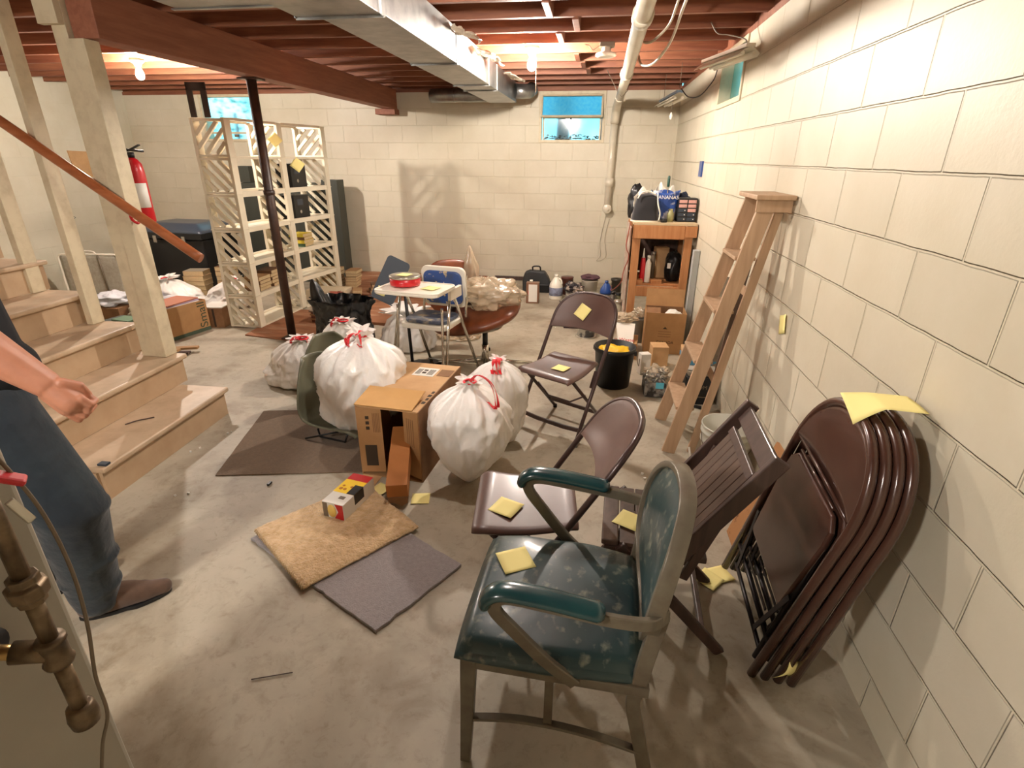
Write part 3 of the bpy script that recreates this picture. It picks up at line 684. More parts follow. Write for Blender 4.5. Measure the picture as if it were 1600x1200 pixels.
# ------------------------------------------------------------------ steel folding chairs
FY, TY, TZ, HW, SZ = -0.20, 0.275, 0.79, 0.215, 0.425
def fline(z): return FY+(TY-FY)*z/TZ
def arch(phi, hw=HW, z0=0.62, zt=TZ, e=0.62):
    c, s = math.cos(phi), math.sin(phi)
    x = hw*math.copysign(abs(c)**e, c); z = z0+(zt-z0)*abs(s)**0.8
    return x, z
def bulge(x, z):
    k = min(1.0, max(0.0, (z-0.54)/0.10))
    return 0.045*(1-(x/HW)**2)*k
def folding_chair(label, loc, rz, group=None):
    t = thing('folding_chair', label, 'chair', loc, rz, group)
    pts = [(-HW-0.005, FY, 0.012), (-HW-0.002, fline(0.3), 0.3)]
    for i in range(25):
        x, z = arch(PI-PI*i/24)
        pts.append((x, fline(z)+bulge(x, z), z))
    pts += [(HW+0.002, fline(0.3), 0.3), (HW+0.005, FY, 0.012)]
    MB().tube(pts, 0.0115, 10).build('frame_tube', M['brown_tube'], t)
    def back(u, v):
        x, zt = None, None
        phi = PI-PI*u
        x, zt = arch(phi)
        x *= 0.985
        zb = 0.585+0.012*(1-(x/HW)**2)
        zt = max(zt, zb+0.02)
        z = zb+(zt-zb)*v
        return (x, fline(z)+bulge(x, z)-0.004, z)
    MB().grid(back, 33, 9).build('backrest', M['brown_metal'], t, solid=0.012, bevel=0.004)
    def seat(u, v):
        w = 0.40-0.06*v; x = (u-0.5)*w*(1-0.10*max(0, (0.12-v)/0.12)**2); y = -0.250+0.370*v
        z = SZ+0.008-0.016*math.sin(PI*min(1, v*1.1))-0.022*max(0, (0.14-v)/0.14)**2
        e = max(0, abs(u-0.5)*2-0.9)/0.1
        z -= 0.012*e*e
        return (x, y, z)
    s = MB().grid(seat, 25, 25).build('seat', M['brown_metal'], t, solid=0.016, off=-1, bevel=0.004)
    for sx in (-1, 1):
        MB().tube([(sx*0.17, -0.18, SZ-0.03), (sx*0.178, 0.0, 0.21), (sx*0.182, 0.19, 0.012)], 0.0105, 10).build('rear_leg', M['brown_tube'], t)
        MB().lathe([(0, 0), (0.015, 0), (0.014, 0.022), (0, 0.024)], (sx*(HW+0.005), FY, 0), 12).build('foot_cap', M['black'], t)
        MB().lathe([(0, 0), (0.014, 0), (0.013, 0.022), (0, 0.024)], (sx*0.182, 0.19, 0), 12).build('foot_cap', M['black'], t)
        # hinge strut below the seat
        MB().bar((sx*0.185, 0.06, SZ-0.03), (sx*0.185, fline(0.30)+0.03, 0.30), 0.004, 0.02, (1, 0, 0)).build('strut', M['brown_tube'], t)
    MB().flat([(-0.212, fline(0.085), 0.085), (-0.1, fline(0.085), 0.075), (0.1, fline(0.085), 0.075), (0.212, fline(0.085), 0.085)], 0.026, 0.014, (0, 1, 0)).build('front_crossbar', M['brown_tube'], t)
    MB().flat([(-0.179, 0.115, 0.095), (0.179, 0.115, 0.095)], 0.024, 0.012, (0, 1, 0)).build('rear_crossbar', M['brown_tube'], t)
    MB().tube([(-0.175, -0.03, 0.26), (-0.08, -0.05, 0.20), (0.08, -0.05, 0.20), (0.175, -0.03, 0.26)], 0.006, 8).build('brace_rod', M['brown_tube'], t)
    return t
folding_chair('brown steel folding chair in mid-floor with notes on both back and seat', (-0.129, 3.102, 0), -0.514)
folding_chair('brown steel folding chair facing left between white bin bag and teal armchair', (-0.125, 1.658, 0), -1.464)

# folded chairs leaning on the right wall, first built flat: X across, Z along, Y thickness (towards wall)
def folded_chair(label, mtx):
    t = thing('folded_chair', label, 'chair', mtx=mtx, group='folded chairs leaning on the wall')
    L = 0.925
    def arc(phi):
        c, s = math.cos(phi), math.sin(phi)
        return 0.225*math.copysign(abs(c)**0.86, c), 0.66+(L-0.66)*abs(s)**0.92
    pts = [(-0.228, 0, 0.01), (-0.226, 0, 0.4)]+[(arc(PI-PI*i/28)[0], 0, arc(PI-PI*i/28)[1]) for i in range(29)]+[(0.226, 0, 0.4), (0.228, 0, 0.01)]
    MB().tube(pts, 0.0145, 12).build('frame_tube', M['dark_stack'], t)
    def back(u, v):
        x, zt = arc(PI-PI*u); x *= 0.97
        zb = 0.705; zt = max(zt-0.004, zb+0.01)
        z = zb+(zt-zb)*v
        return (x, 0.010-0.012*(x/0.22)**2-0.006, z)
    MB().grid(back, 33, 8).build('backrest', M['dark_stack'], t, solid=0.008)
    MB().tube([(-0.205, -0.004, 0.702), (0.205, -0.004, 0.702)], 0.006, 8).build('backrest_lip', M['dark_stack'], t)
    out = [(-0.175, 0.30), (-0.165, 0.285), (0.165, 0.285), (0.175, 0.30), (0.190, 0.58), (0.184, 0.635), (0.15, 0.67), (-0.15, 0.67), (-0.184, 0.635), (-0.190, 0.58)]
    T = Matrix.Rotation(R(90), 4, 'X')
    MB().prism([(x, z) for x, z in out], -0.004, 0.014, T).build('seat', M['dark_stack'], t, bevel=0.008, seg=3)
    MB().tube([(-0.14, -0.012, 0.686), (0.14, -0.012, 0.686)], 0.005, 8).build('seat_rod', M['dark_stack'], t)
    for sx in (-1, 1):
        MB().tube([(sx*0.17, 0.004, 0.62), (sx*0.188, 0.006, 0.05)], 0.010, 8).build('rear_leg', M['dark_leg'], t)
        MB().bar((sx*0.19, -0.012, 0.36), (sx*0.13, -0.012, 0.12), 0.018, 0.004, (0, 1, 0)).build('strut', M['dark_leg'], t)
    MB().tube([(-0.186, 0.006, 0.09), (0.186, 0.006, 0.09)], 0.008, 8).build('rear_crossbar', M['dark_leg'], t)
    MB().tube([(-0.222, 0, 0.16), (0.222, 0, 0.16)], 0.008, 8).build('front_crossbar', M['dark_leg'], t)
    MB().bar((-0.12, -0.004, 0.20), (0.12, -0.004, 0.205), 0.01, 0.004, (0, 1, 0)).build('brace_rod', M['dark_leg'], t)
    return t
labs = ['dark brown folded steel chair leaning outermost in the wall stack, its seat showing',
        'dark brown folded chair second from the outside of the leaning wall stack',
        'dark brown folded chair third in the leaning stack, one before the wall',
        'dark brown folded chair leaning innermost, its rim touching the block wall']
for k in range(4):
    m = Matrix.Translation((0.610+0.040*k, 1.605-0.006*k, 0.018)) @ Matrix.Rotation(0.125, 4, 'X') @ Matrix.Rotation(0.178-0.013*k, 4, 'Y') @ Matrix.Rotation(R(-90), 4, 'Z')
    folded_chair(labs[k], m)

# ------------------------------------------------------------------ dark wooden folding chair
def wood_chair():
    t = thing('wooden_folding_chair', 'dark wooden folding chair with grooved slat back beside the stacked chairs', 'chair', (0.285, 1.626, 0), -1.617)
    hw, fy, ty, tz, sz = 0.197, -0.207, 0.295, 0.797, 0.418
    g = lambda z: fy+(ty-fy)*z/tz
    for sx in (-1, 1):
        MB().bar((sx*hw, fy, 0.003), (sx*hw, ty, tz), 0.021, 0.052, (0, 1, -0.2)).build('rail', M['dark_wood'], t, bevel=0.004)
        MB().bar((sx*(hw-0.028), -0.13, 0.405), (sx*(hw-0.028), 0.245, 0.005), 0.020, 0.038, (0, 1, 0.3)).build('rear_leg', M['dark_wood'], t, bevel=0.004)
        MB().bar((sx*(hw-0.032), g(0.62)+0.012, 0.63), (sx*(hw-0.034), 0.085, 0.30), 0.016, 0.030, (0, 1, 0)).build('side_post', M['dark_wood'], t, bevel=0.003)
        MB().tube([(sx*(hw+0.016), g(0.42), 0.42), (sx*(hw-0.03), g(0.42), 0.42)], 0.008, 10).build('pivot_bolt', M['dark_leg'], t)
    MB().bar((-hw+0.012, g(0.762), 0.762), (hw-0.012, g(0.762), 0.762), 0.016, 0.062, (0, 0.5, 0.8)).build('top_rail', M['dark_wood'], t, bevel=0.003)
    # grooved back panel
    p = MB(); n = 7
    a = Vector((0, g(0.47)+0.005, 0.48)); b = Vector((0, g(0.70)+0.0, 0.705))
    for i in range(n):
        x = -0.132+0.264*i/(n-1)
        p.bar((x, a.y, a.z), (x, b.y, b.z), 0.0425, 0.010, (0, 1, -0.5))
    p.build('back_slat_panel', M['dark_wood_x'], t, bevel=0.003)
    for zz in (a, b):
        MB().bar((-0.160, zz.y, zz.z), (0.160, zz.y, zz.z), 0.018, 0.030, (0, 0.5, 0.8)).build('panel_rail', M['dark_wood'], t, bevel=0.003)
    # seat of four boards in a frame
    MB().b2((-0.165, -0.19, sz-0.022), (0.165, -0.135, sz)).build('seat_front_board', M['dark_wood_x'], t, bevel=0.005)
    s = MB()
    for i in range(5):
        s.b2((-0.165, -0.130+0.055*i, sz-0.019), (0.165, -0.080+0.055*i, sz-0.004))
    s.build('seat_slat_panel', M['dark_wood_x'], t, bevel=0.002)
    for sx in (-1, 1):
        MB().b2((sx*0.150-0.018, -0.18, sz-0.045), (sx*0.150+0.018, 0.15, sz-0.0225)).build('seat_rail', M['dark_wood'], t, bevel=0.003)
    MB().bar((-hw, g(0.16), 0.16), (hw, g(0.16), 0.16), 0.018, 0.034, (0, 0.3, 1)).build('front_stretcher', M['dark_wood'], t, bevel=0.003)
    MB().bar((-hw+0.03, 0.175, 0.085), (hw-0.03, 0.175, 0.085), 0.018, 0.030, (0, 0, 1)).build('rear_stretcher', M['dark_wood'], t, bevel=0.003)
wood_chair()

# ------------------------------------------------------------------ teal armchair
def arm_chair():
    t = thing('armchair', 'grey metal armchair with worn teal vinyl seat, back and arm pads', 'chair', (-0.014, 1.182, 0), -1.608)
    G = M['grey_frame']
    hw, fy, by = 0.222, -0.240, 0.195
    # seat pad
    def pad(u, v):
        a = (u-0.5)*2; b = (v-0.5)*2
        x = a*0.232*(1-0.03*abs(b)**4); y = -0.028+b*0.232*(1-0.02*abs(a)**4)
        if b > 0: x *= 1-0.06*b
        ed = max(abs(a), abs(b))
        z = 0.475-0.020*(abs(a)**2.6)-0.016*(abs(b)**3)-0.022*max(0, (ed-0.88)/0.12)**2
        z += 0.005*noise.noise(Vector((x*9, y*9, 1)))
        return (x, y, z)
    top = MB().grid(pad, 41, 41)
    def edge(u, v):
        # skirt following the pad outline
        s = u*4; q = int(s) % 4; f = s-int(s)
        uv = [(f, 0), (1, f), (1-f, 1), (0, 1-f)][q]
        x, y, z = pad(*uv)
        b = math.sin(PI*v)*0.010
        cx, cy = x*(1+b/0.23), (y+0.028)*(1+b/0.23)-0.028
        return (cx, cy, z+(0.394-z)*v)
    top.grid(edge, 161, 8)
    top.build('seat_pad', M['teal'], t)
    # seat frame
    MB().b2((-hw, fy+0.004, 0.372), (hw, fy+0.026, 0.404)).build('seat_rail', G, t, bevel=0.003)
    MB().b2((-hw+0.01, by-0.004, 0.372), (hw-0.01, by+0.016, 0.404)).build('seat_rail', G, t, bevel=0.003)
    for sx in (-1, 1):
        MB().b2((sx*hw-0.010, fy+0.004, 0.372), (sx*hw+0.010, by+0.03, 0.404)).build('seat_rail', G, t, bevel=0.003)
        # front leg tapers to the floor
        MB().sweep([(sx*hw, fy+0.012, 0.404), (sx*(hw+0.004), fy+0.004, 0.2), (sx*(hw+0.008), fy-0.006, 0.003)], [(-0.020, -0.013), (0.020, -0.013), (0.020, 0.013), (-0.020, 0.013)], up=(1, 0, 0), smooth=False, scale=[1.05, 0.9, 0.72]).build('front_leg', G, t, bevel=0.003)
        # rear leg: hoop upright, seat, kicked back
        pts = smooth_path([(sx*0.20, 0.232, 0.62), (sx*0.212, 0.212, 0.50), (sx*0.215, 0.200, 0.40), (sx*0.216, 0.192, 0.33), (sx*0.218, 0.215, 0.22), (sx*0.222, 0.262, 0.004)], 5)
        MB().sweep(pts, [(-0.019, -0.011), (0.019, -0.011), (0.019, 0.011), (-0.019, 0.011)], up=(1, 0, 0), smooth=False, scale=[1.0]*12+[0.95]*(len(pts)-12)).build('rear_leg', G, t, bevel=0.003)
        # arm: support rises forward, curls over and runs back to the hoop
        ap = smooth_path([(sx*0.232, 0.045, 0.385), (sx*0.240, -0.03, 0.455), (sx*0.248, -0.105, 0.545), (sx*0.253, -0.150, 0.605), (sx*0.254, -0.148, 0.640), (sx*0.254, -0.110, 0.652), (sx*0.254, 0.0, 0.642), (sx*0.252, 0.12, 0.628), (sx*0.238, 0.205, 0.620), (sx*0.205, 0.243, 0.622)], 6)
        MB().flat(ap, 0.034, 0.016, (sx, 0, 0)).build('arm_frame', G, t)
        o = t.children[-1] if False else None
        pp = smooth_path([(sx*0.254, -0.176, 0.622), (sx*0.254, -0.166, 0.650), (sx*0.254, -0.130, 0.670), (sx*0.254, -0.05, 0.668), (sx*0.254, 0.05, 0.656), (sx*0.254, 0.100, 0.648)], 6)
        n = len(pp)
        prof = [(0.017*math.cos(a), 0.031*math.sin(a)) for a in [2*PI*i/14 for i in range(14)]]
        MB().sweep(pp, prof, up=(sx, 0, 0), scale=[0.55]+[0.9]+[1.0]*(n-4)+[0.9, 0.6]).build('arm_pad', M['teal_clean'], t)
        # arched side stretcher
        sp = smooth_path([(sx*0.224, -0.236, 0.175), (sx*0.222, -0.12, 0.198), (sx*0.220, 0.0, 0.200), (sx*0.219, 0.12, 0.185), (sx*0.219, 0.225, 0.160)], 5)
        MB().flat(sp, 0.022, 0.010, (0, 0, 1)).build('side_stretcher', G, t)
        MB().b2((sx*0.217-0.007, -0.03, 0.197), (sx*0.217+0.007, -0.008, 0.371)).build('stretcher_strut', G, t)
    # oval back hoop and pad
    def oval(a, rx=0.222, rz=0.200):
        c, s = math.cos(a), math.sin(a)
        x = rx*math.copysign(abs(c)**0.82, c); z = 0.650+rz*math.copysign(abs(s)**0.9, s)
        return x, z
    def yb(x, z): return 0.190+(z-0.45)*0.14+0.034*(1-(x/0.226)**2)
    hp = []
    for i in range(48):
        x, z = oval(2*PI*i/48); hp.append((x, yb(x, z), z))
    prof = [(-0.014, -0.010), (0.014, -0.010), (0.014, 0.010), (-0.014, 0.010)]
    mb = MB()
    n = 48; prv = []
    for i in range(n):
        p = Vector(hp[i]); c = Vector((0, yb(0, 0.655)-0.03, 0.655)); o = (p-c); o.y = 0; o.normalize()
        d = Vector((0, 1, 0))
        prv.append([p+o*b+d*a for a, b in ((-0.022, -0.009), (0.018, -0.009), (0.018, 0.009), (-0.022, 0.009))])
    vs = [q for r_ in prv for q in r_]; fs = []
    for i in range(n):
        for j in range(4):
            fs.append((i*4+j, i*4+(j+1) % 4, ((i+1) % n)*4+(j+1) % 4, ((i+1) % n)*4+j))
    mb.add(vs, fs, True); mb.build('back_hoop', G, t, bevel=0.002)
    def bp(side):
        def f(u, v):
            a = 2*PI*u; x, z = oval(a); k = v
            x2, z2 = x*k*0.965, 0.655+(z-0.655)*k*0.965
            th = 0.026*(1-k**4)
            return (x2, yb(x2, z2)+(-0.012-th if side < 0 else 0.008+th*0.35), z2)
        return f
    mb = MB(); mb.grid(bp(-1), 48, 12, cu=True); mb.grid(bp(1), 48, 12, cu=True)
    mb.build('back_pad', M['teal'], t)
arm_chair()

# ------------------------------------------------------------------ sticky notes
random.seed(11)
def note(label, c, size, rz, tilt=(0, 0), curl=0.002, mtx=None):
    def f(u, v):
        x, y = (u-0.5)*size, (v-0.5)*size
        return (x, y, curl*(abs(2*v-1)**2)*(1 if v < 0.5 else 0.3))
    m = mtx if mtx is not None else Matrix.Translation(c) @ Matrix.Rotation(rz, 4, 'Z') @ Matrix.Rotation(tilt[0], 4, 'X') @ Matrix.Rotation(tilt[1], 4, 'Y')
    o = MB().grid(f, 5, 9).build('sticky_note', M['note'], solid=0.0006)
    o.matrix_world = m
    return tag(o, label, 'note', 'yellow sticky notes')
note('yellow square note on the teal armchair seat', (-0.172, 1.262, 0.4735), 0.096, R(28), curl=0.001)
note('yellow square note on the seat of the folding chair facing left', (-0.253, 1.585, 0.4235), 0.096, R(-22))
note('yellow square note on the dark wooden chair seat', (0.185, 1.585, 0.4185), 0.092, R(-28))
note('yellow note lying on the seat of the mid-floor folding chair', (-0.148, 3.008, 0.4235), 0.088, R(-28))
m = Matrix.Translation((-0.129, 3.102, 0)) @ Matrix.Rotation(-0.514, 4, 'Z') @ Matrix.Translation((-0.035, fline(0.69)+0.022, 0.690)) @ Matrix.Rotation(R(57), 4, 'X') @ Matrix.Rotation(R(-22), 4, 'Z')
note('yellow note stuck on the backrest of the mid-floor folding chair', None, 0.088, 0, mtx=m)
note('yellow note on the floor right of the cardboard box', (-0.780, 2.163, 0.003), 0.090, R(12))
note('yellow note half hidden on the floor under the narrow cardboard box', (-1.005, 2.200, 0.012), 0.085, R(-25))
m = Matrix.Translation((0.925-0.008, 2.63, 0.86)) @ Matrix.Rotation(R(-90), 4, 'Y') @ Matrix.Rotation(R(20), 4, 'Z')
note('yellow note stuck on the right block wall below the ladder', None, 0.09, 0, mtx=m, curl=0.006)
note('yellow note on the floor behind the wooden chair leg', (0.60, 1.84, 0.004), 0.09, R(25))
note('second yellow note overlapping on the floor behind the wooden chair leg', (0.55, 1.80, 0.010), 0.09, R(50), tilt=(0.08, 0))
# draped note on the stack top and one tucked at its foot
def drape(u, v):
    x = 0.745+0.150*u; y = 1.455+0.115*v-0.05*u
    z = 0.966-0.060*max(0, 0.42-u)**1.2*2.2*(1.2-v)-0.010*(v-0.5)**2+0.012*u
    return (x, y, z)
o = MB().grid(drape, 16, 8).build('sticky_note', M['note'], solid=0.0006)
tag(o, 'large yellow note draped over the top of the leaning folded chairs', 'note', 'yellow sticky notes')
m = Matrix.Translation((0.725, 1.352, 0.055)) @ Matrix.Rotation(R(20), 4, 'Z') @ Matrix.Rotation(R(-68), 4, 'X') @ Matrix.Rotation(R(18), 4, 'Z')
note('yellow note tucked at the feet of the leaning folded chairs', None, 0.092, 0, mtx=m, curl=0.02)

# ------------------------------------------------------------------ shell chairs
def shell_chair(label, loc, rz):
    t = thing('shell_chair', label, 'chair', loc, rz)
    prof = smooth_path([(0, -0.215, 0.060), (0, -0.17, 0.085), (0, -0.02, 0.070), (0, 0.11, 0.070), (0, 0.175, 0.12), (0, 0.205, 0.22), (0, 0.225, 0.34), (0, 0.245, 0.46)], 6)
    n = len(prof)
    def f(u, v):
        p = prof[min(n-1, int(round(v*(n-1))))]
        s = (u-0.5)*2
        hwid = 0.215
        if v > 0.62: hwid = 0.215*(1-0.62*((v-0.62)/0.38)**2.6)
        if v < 0.06: hwid = 0.20
        x = s*hwid
        wrap = abs(s)**2.5
        up = 0.060*wrap*max(0, 1-abs(v-0.45)*1.6)
        fw = 0.065*wrap*max(0, min(1, (v-0.45)*3))
        return (x, p.y-fw, p.z+up)
    MB().grid(f, 25, n).build('shell', M['green_shell'], t, solid=0.011, off=0)
    for sx in (-1, 1):
        MB().tube([(sx*0.14, -0.12, 0.068), (sx*0.15, -0.10, 0.008), (sx*0.15, 0.08, 0.008), (sx*0.14, 0.10, 0.056)], 0.007, 8).build('wire_leg', M['black'], t)
        MB().tube([(sx*0.14, -0.05, 0.060), (sx*0.20, 0.15, 0.008)], 0.006, 8).build('wire_strut', M['black'], t)
    return t
shell_chair('olive green shell chair holding the big white bin bag', (-1.46, 2.80, 0.007), R(78))
shell_chair('olive green shell chair back showing behind the big white bin bag', (-1.62, 3.18, 0.0), R(62))

# ------------------------------------------------------------------ boiler with relief valve pipe
t = thing('boiler', 'smooth grey boiler casing at the lower left corner', 'boiler', (-1.16, 0.24, 0))
MB().b2((-0.30, -0.345, 0.04), (0.30, 0.345, 1.33)).build('casing', M['boiler'], t, bevel=0.012, seg=3)
MB().b2((-0.28, -0.32, 0.0), (0.28, 0.32, 0.04)).build('base', M['black'], t)
MB().lathe([(0.0, 0), (0.028, 0), (0.028, 0.004), (0.0, 0.004)], (0, 0, 0), 20, T=Matrix.Translation((0.3005, 0.222, 0.905)) @ Matrix.Rotation(R(90), 4, 'Y')).build('pipe_hole', M['black'], t)
t = thing('relief_valve_pipe', 'aged steel relief pipe with red valve handle in front of the grey boiler', 'pipe', (-0.775, 0.485, 0))
MB().tube([(0, 0, 0.745), (0, 0, 0.86)], 0.0118, 16).build('lower_pipe', M['iron_pipe'], t)
MB().lathe([(0.0, 0.725), (0.020, 0.728), (0.022, 0.745), (0.019, 0.765), (0.0145, 0.768)], (0, 0, 0), 18).build('end_cap', M['iron_pipe'], t)
mb = MB(); mb.lathe([(0.0, 0.862), (0.019, 0.862), (0.021, 0.868), (0.018, 0.872), (0.018, 0.905), (0.021, 0.908), (0.019, 0.914), (0, 0.914)], (0, 0, 0), 18)
mb.tube([(0, 0, 0.888), (-0.045, -0.022, 0.900)], 0.017, 16)
mb.build('tee_fitting', M['iron_pipe'], t)
MB().tube([(-0.04, -0.020, 0.899), (-0.082, -0.030, 0.904)], 0.0115, 14).build('branch_pipe', M['brass'], t)
MB().tube([(0, 0, 0.914), (0, 0, 0.99)], 0.0118, 16).build('middle_pipe', M['iron_pipe'], t)
MB().lathe([(0.0, 0.985), (0.019, 0.985), (0.019, 0.996), (0.025, 0.998), (0.026, 1.018), (0.020, 1.022), (0.020, 1.034), (0.0, 1.034)], (0, 0, 0), 8, smooth=False).build('union', M['iron_pipe'], t, bevel=0.002)
MB().tube([(0, 0, 1.03), (0, 0, 1.19)], 0.0118, 16).build('upper_pipe', M['iron_pipe'], t)
MB().lathe([(0.0, 1.185), (0.020, 1.185), (0.023, 1.20), (0.019, 1.25), (0.015, 1.28), (0, 1.28)], (0, 0, 0), 18).build('valve_body', M['brass'], t)
mb = MB(); mb.bar((0.005, 0.0, 1.205), (0.035, 0.028, 1.178), 0.024, 0.010, (0, 0, 1)); mb.build('red_handle', M['red'], t, bevel=0.004)
MB().bar((0.015, 0.012, 1.155), (0.026, 0.022, 1.115), 0.012, 0.006, (1, 0, 0)).build('handle_bracket', M['tin'], t, bevel=0.002)
o = MB().tube(smooth_path([(-0.762, 0.50, 1.24), (-0.748, 0.52, 1.13), (-0.742, 0.525, 1.02), (-0.738, 0.515, 0.92), (-0.742, 0.50, 0.82), (-0.742, 0.495, 0.74), (-0.752, 0.475, 0.68), (-0.775, 0.46, 0.55), (-0.80, 0.45, 0.30), (-0.80, 0.45, 0.01)], 8), 0.0028, 8).build('drain_cable', M['wire'])
tag(o, 'thin grey cable hanging down beside the steel relief pipe', 'cable')

# ------------------------------------------------------------------ person walking in at the left
def capsules(segs, balls=()):
    mb = MB()
    for (a, b, ra, rb) in segs:
        a = Vector(a); b = Vector(b); d = b-a; L = d.length
        q = d.to_track_quat('Z', 'Y').to_matrix().to_4x4(); T = Matrix.Translation(a) @ q
        pr = [(ra*math.sin(PI/2*i/5), -ra*math.cos(PI/2*i/5)) for i in range(6)]+[(rb*math.cos(PI/2*i/5), L+rb*math.sin(PI/2*i/5)) for i in range(6)]
        pr[0] = (0.0, -ra); pr[-1] = (0.0, L+rb)
        mb.lathe(pr, (0, 0, 0), 16, T)
    for (c, rx, ry, rz_, rot) in balls:
        T = Matrix.Translation(c) @ Matrix.Rotation(rot, 4, 'Z') @ Matrix.Diagonal((rx, ry, rz_, 1))
        pr = [(math.sin(PI*i/12), -math.cos(PI*i/12)) for i in range(13)]; pr[0] = (0, -1); pr[-1] = (0, 1)
        mb.lathe(pr, (0, 0, 0), 20, T)
    return mb
def remesh(o, vox, smooth=3):
    d = o.modifiers.new('remesh', 'REMESH'); d.mode = 'VOXEL'; d.voxel_size = vox; d.use_smooth_shade = True
    s = o.modifiers.new('smooth', 'SMOOTH'); s.factor = 0.5; s.iterations = smooth
    return o
t = thing('person', 'person in black shirt and dark jeans stepping past the stairs, hand closed', 'person', (0, 0, 0))
FA = R(45)
F = Vector((math.cos(FA), math.sin(FA), 0)); RT = Vector((math.sin(FA), -math.cos(FA), 0))   # forward, right
pel = Vector((-1.90, 1.29, 0.93)); chest = pel+Vector((-0.10, 0.02, 0.36)); neck = chest+Vector((0.01, 0.01, 0.20)); head = neck+F*0.03+Vector((0, 0, 0.16))
hipR = pel+RT*0.09; hipL = pel-RT*0.10
kneeR = Vector((-1.670, 1.245, 0.50)); ankR = Vector((-1.735, 1.275, 0.10))
kneeL = Vector((-1.93, 1.38, 0.49)); ankL = Vector((-2.02, 1.33, 0.11))
shR = chest+RT*0.19+Vector((0, 0, 0.13)); shL = chest-RT*0.19+Vector((0, 0, 0.13))
elR = Vector((-1.705, 1.10, 1.215)); wrR = Vector((-1.480, 1.160, 1.000))
elL = shL-RT*0.06-F*0.08+Vector((0, 0, -0.28)); wrL = elL+F*0.10+Vector((0, 0, -0.24))
hd = (wrR-elR).normalized()
segs = [(pel, chest, 0.13, 0.14), (chest, neck, 0.13, 0.06), (neck, head, 0.055, 0.07),
        (hipR, kneeR, 0.085, 0.058), (kneeR, ankR, 0.055, 0.040), (hipL, kneeL, 0.085, 0.058), (kneeL, ankL, 0.055, 0.040),
        (chest+Vector((0, 0, 0.12)), shR, 0.09, 0.065), (chest+Vector((0, 0, 0.12)), shL, 0.09, 0.065),
        (shR, elR, 0.060, 0.052), (elR+hd*0.02, elR+hd*0.10, 0.058, 0.064), (elR+hd*0.10, wrR, 0.064, 0.038),
        (shL, elL, 0.060, 0.045), (elL, wrL, 0.048, 0.030)]
# right hand: palm and curled fingers
sd = hd.cross(Vector((0, 0, 1))).normalized()      # towards the camera side
dn = hd.cross(sd).normalized()
if dn.z > 0: dn = -dn
def hand(w, h, sdv, dnv, curl=True):
    out = []
    palm = w+h*0.055
    out.append((w+h*0.005, w+h*0.075, 0.031, 0.036))
    out.append((w+h*0.02+dnv*0.020, w+h*0.078+dnv*0.022, 0.024, 0.026))
    for i, ff in enumerate((0.85, 1.0, 0.95, 0.8)):
        k0 = w+h*(0.090+0.004*ff)+dnv*(-0.031+0.0215*i)+sdv*0.006
        k1 = k0+h*(0.030*ff)+sdv*(-0.010)+dnv*0.006
        k2 = k1-sdv*0.030*ff-h*0.004
        k3 = k2-h*0.024*ff+sdv*0.004
        out += [(k0, k1, 0.0108, 0.0098), (k1, k2, 0.0098, 0.0092), (k2, k3, 0.0092, 0.0082)]
    t0 = w+h*0.03+dnv*(-0.032); t1 = t0+h*0.035-dnv*0.012-sdv*0.018; t2 = t1+h*0.028+dnv*0.016-sdv*0.012
    out += [(t0, t1, 0.015, 0.012), (t1, t2, 0.012, 0.0095)]
    return out
segs += hand(wrR, (hd+Vector((0.02, 0.02, -0.18))).normalized(), sd, dn)
hl = Vector((0.05, 0.05, -1)).normalized()
segs += hand(wrL, hl, -RT, F)
balls = [(head+Vector((0, 0, 0.045)), 0.094, 0.076, 0.118, FA), (head+F*0.055+Vector((0, 0, -0.045)), 0.045, 0.045, 0.045, FA),
         (head+F*0.096+Vector((0, 0, 0.010)), 0.016, 0.011, 0.024, FA), (head-RT*0.078+Vector((0, 0, 0.015)), 0.02, 0.010, 0.030, FA), (head+RT*0.078+Vector((0, 0, 0.015)), 0.02, 0.010, 0.030, FA),
         (head+F*0.088+Vector((0, 0, -0.035)), 0.010, 0.022, 0.008, FA), (pel, 0.11, 0.155, 0.12, FA), (chest+Vector((0, 0, 0.04)), 0.11, 0.17, 0.16, FA)]
remesh(capsules(segs, balls).build('body', M['skin'], t), 0.0036, 3)
for s in (-1, 1):
    c = head+F*0.086+RT*0.032*s+Vector((0, 0, 0.032))
    capsules([], [(c, 0.012, 0.012, 0.012, 0)]).build('eye', M['porcelain'], t)
    capsules([], [(c+F*0.0105, 0.004, 0.004, 0.004, 0)]).build('pupil', M['black'], t)
hb = [(head-F*0.012+Vector((0, 0, 0.075)), 0.100, 0.088, 0.105, FA), (head-F*0.045+Vector((0, 0, 0.02)), 0.065, 0.078, 0.10, FA)]
remesh(capsules([], hb).build('hair', M['hair'], t), 0.007, 2)
sh = [(pel+Vector((0, 0, -0.02)), chest, 0.150, 0.158), (chest, chest+Vector((0, 0, 0.12)), 0.15, 0.12), (chest+Vector((0, 0, 0.12)), shR, 0.105, 0.080), (chest+Vector((0, 0, 0.12)), shL, 0.105, 0.080),
      (shR, shR.lerp(elR, 0.62), 0.078, 0.074), (shL, shL.lerp(elL, 0.62), 0.078, 0.072)]
remesh(capsules(sh, [(pel+Vector((0.01, 0, 0.02)), 0.165, 0.19, 0.12, FA), (chest+Vector((0, 0, 0.03)), 0.135, 0.19, 0.17, FA)]).build('black_shirt', M['shirt'], t), 0.009, 4)
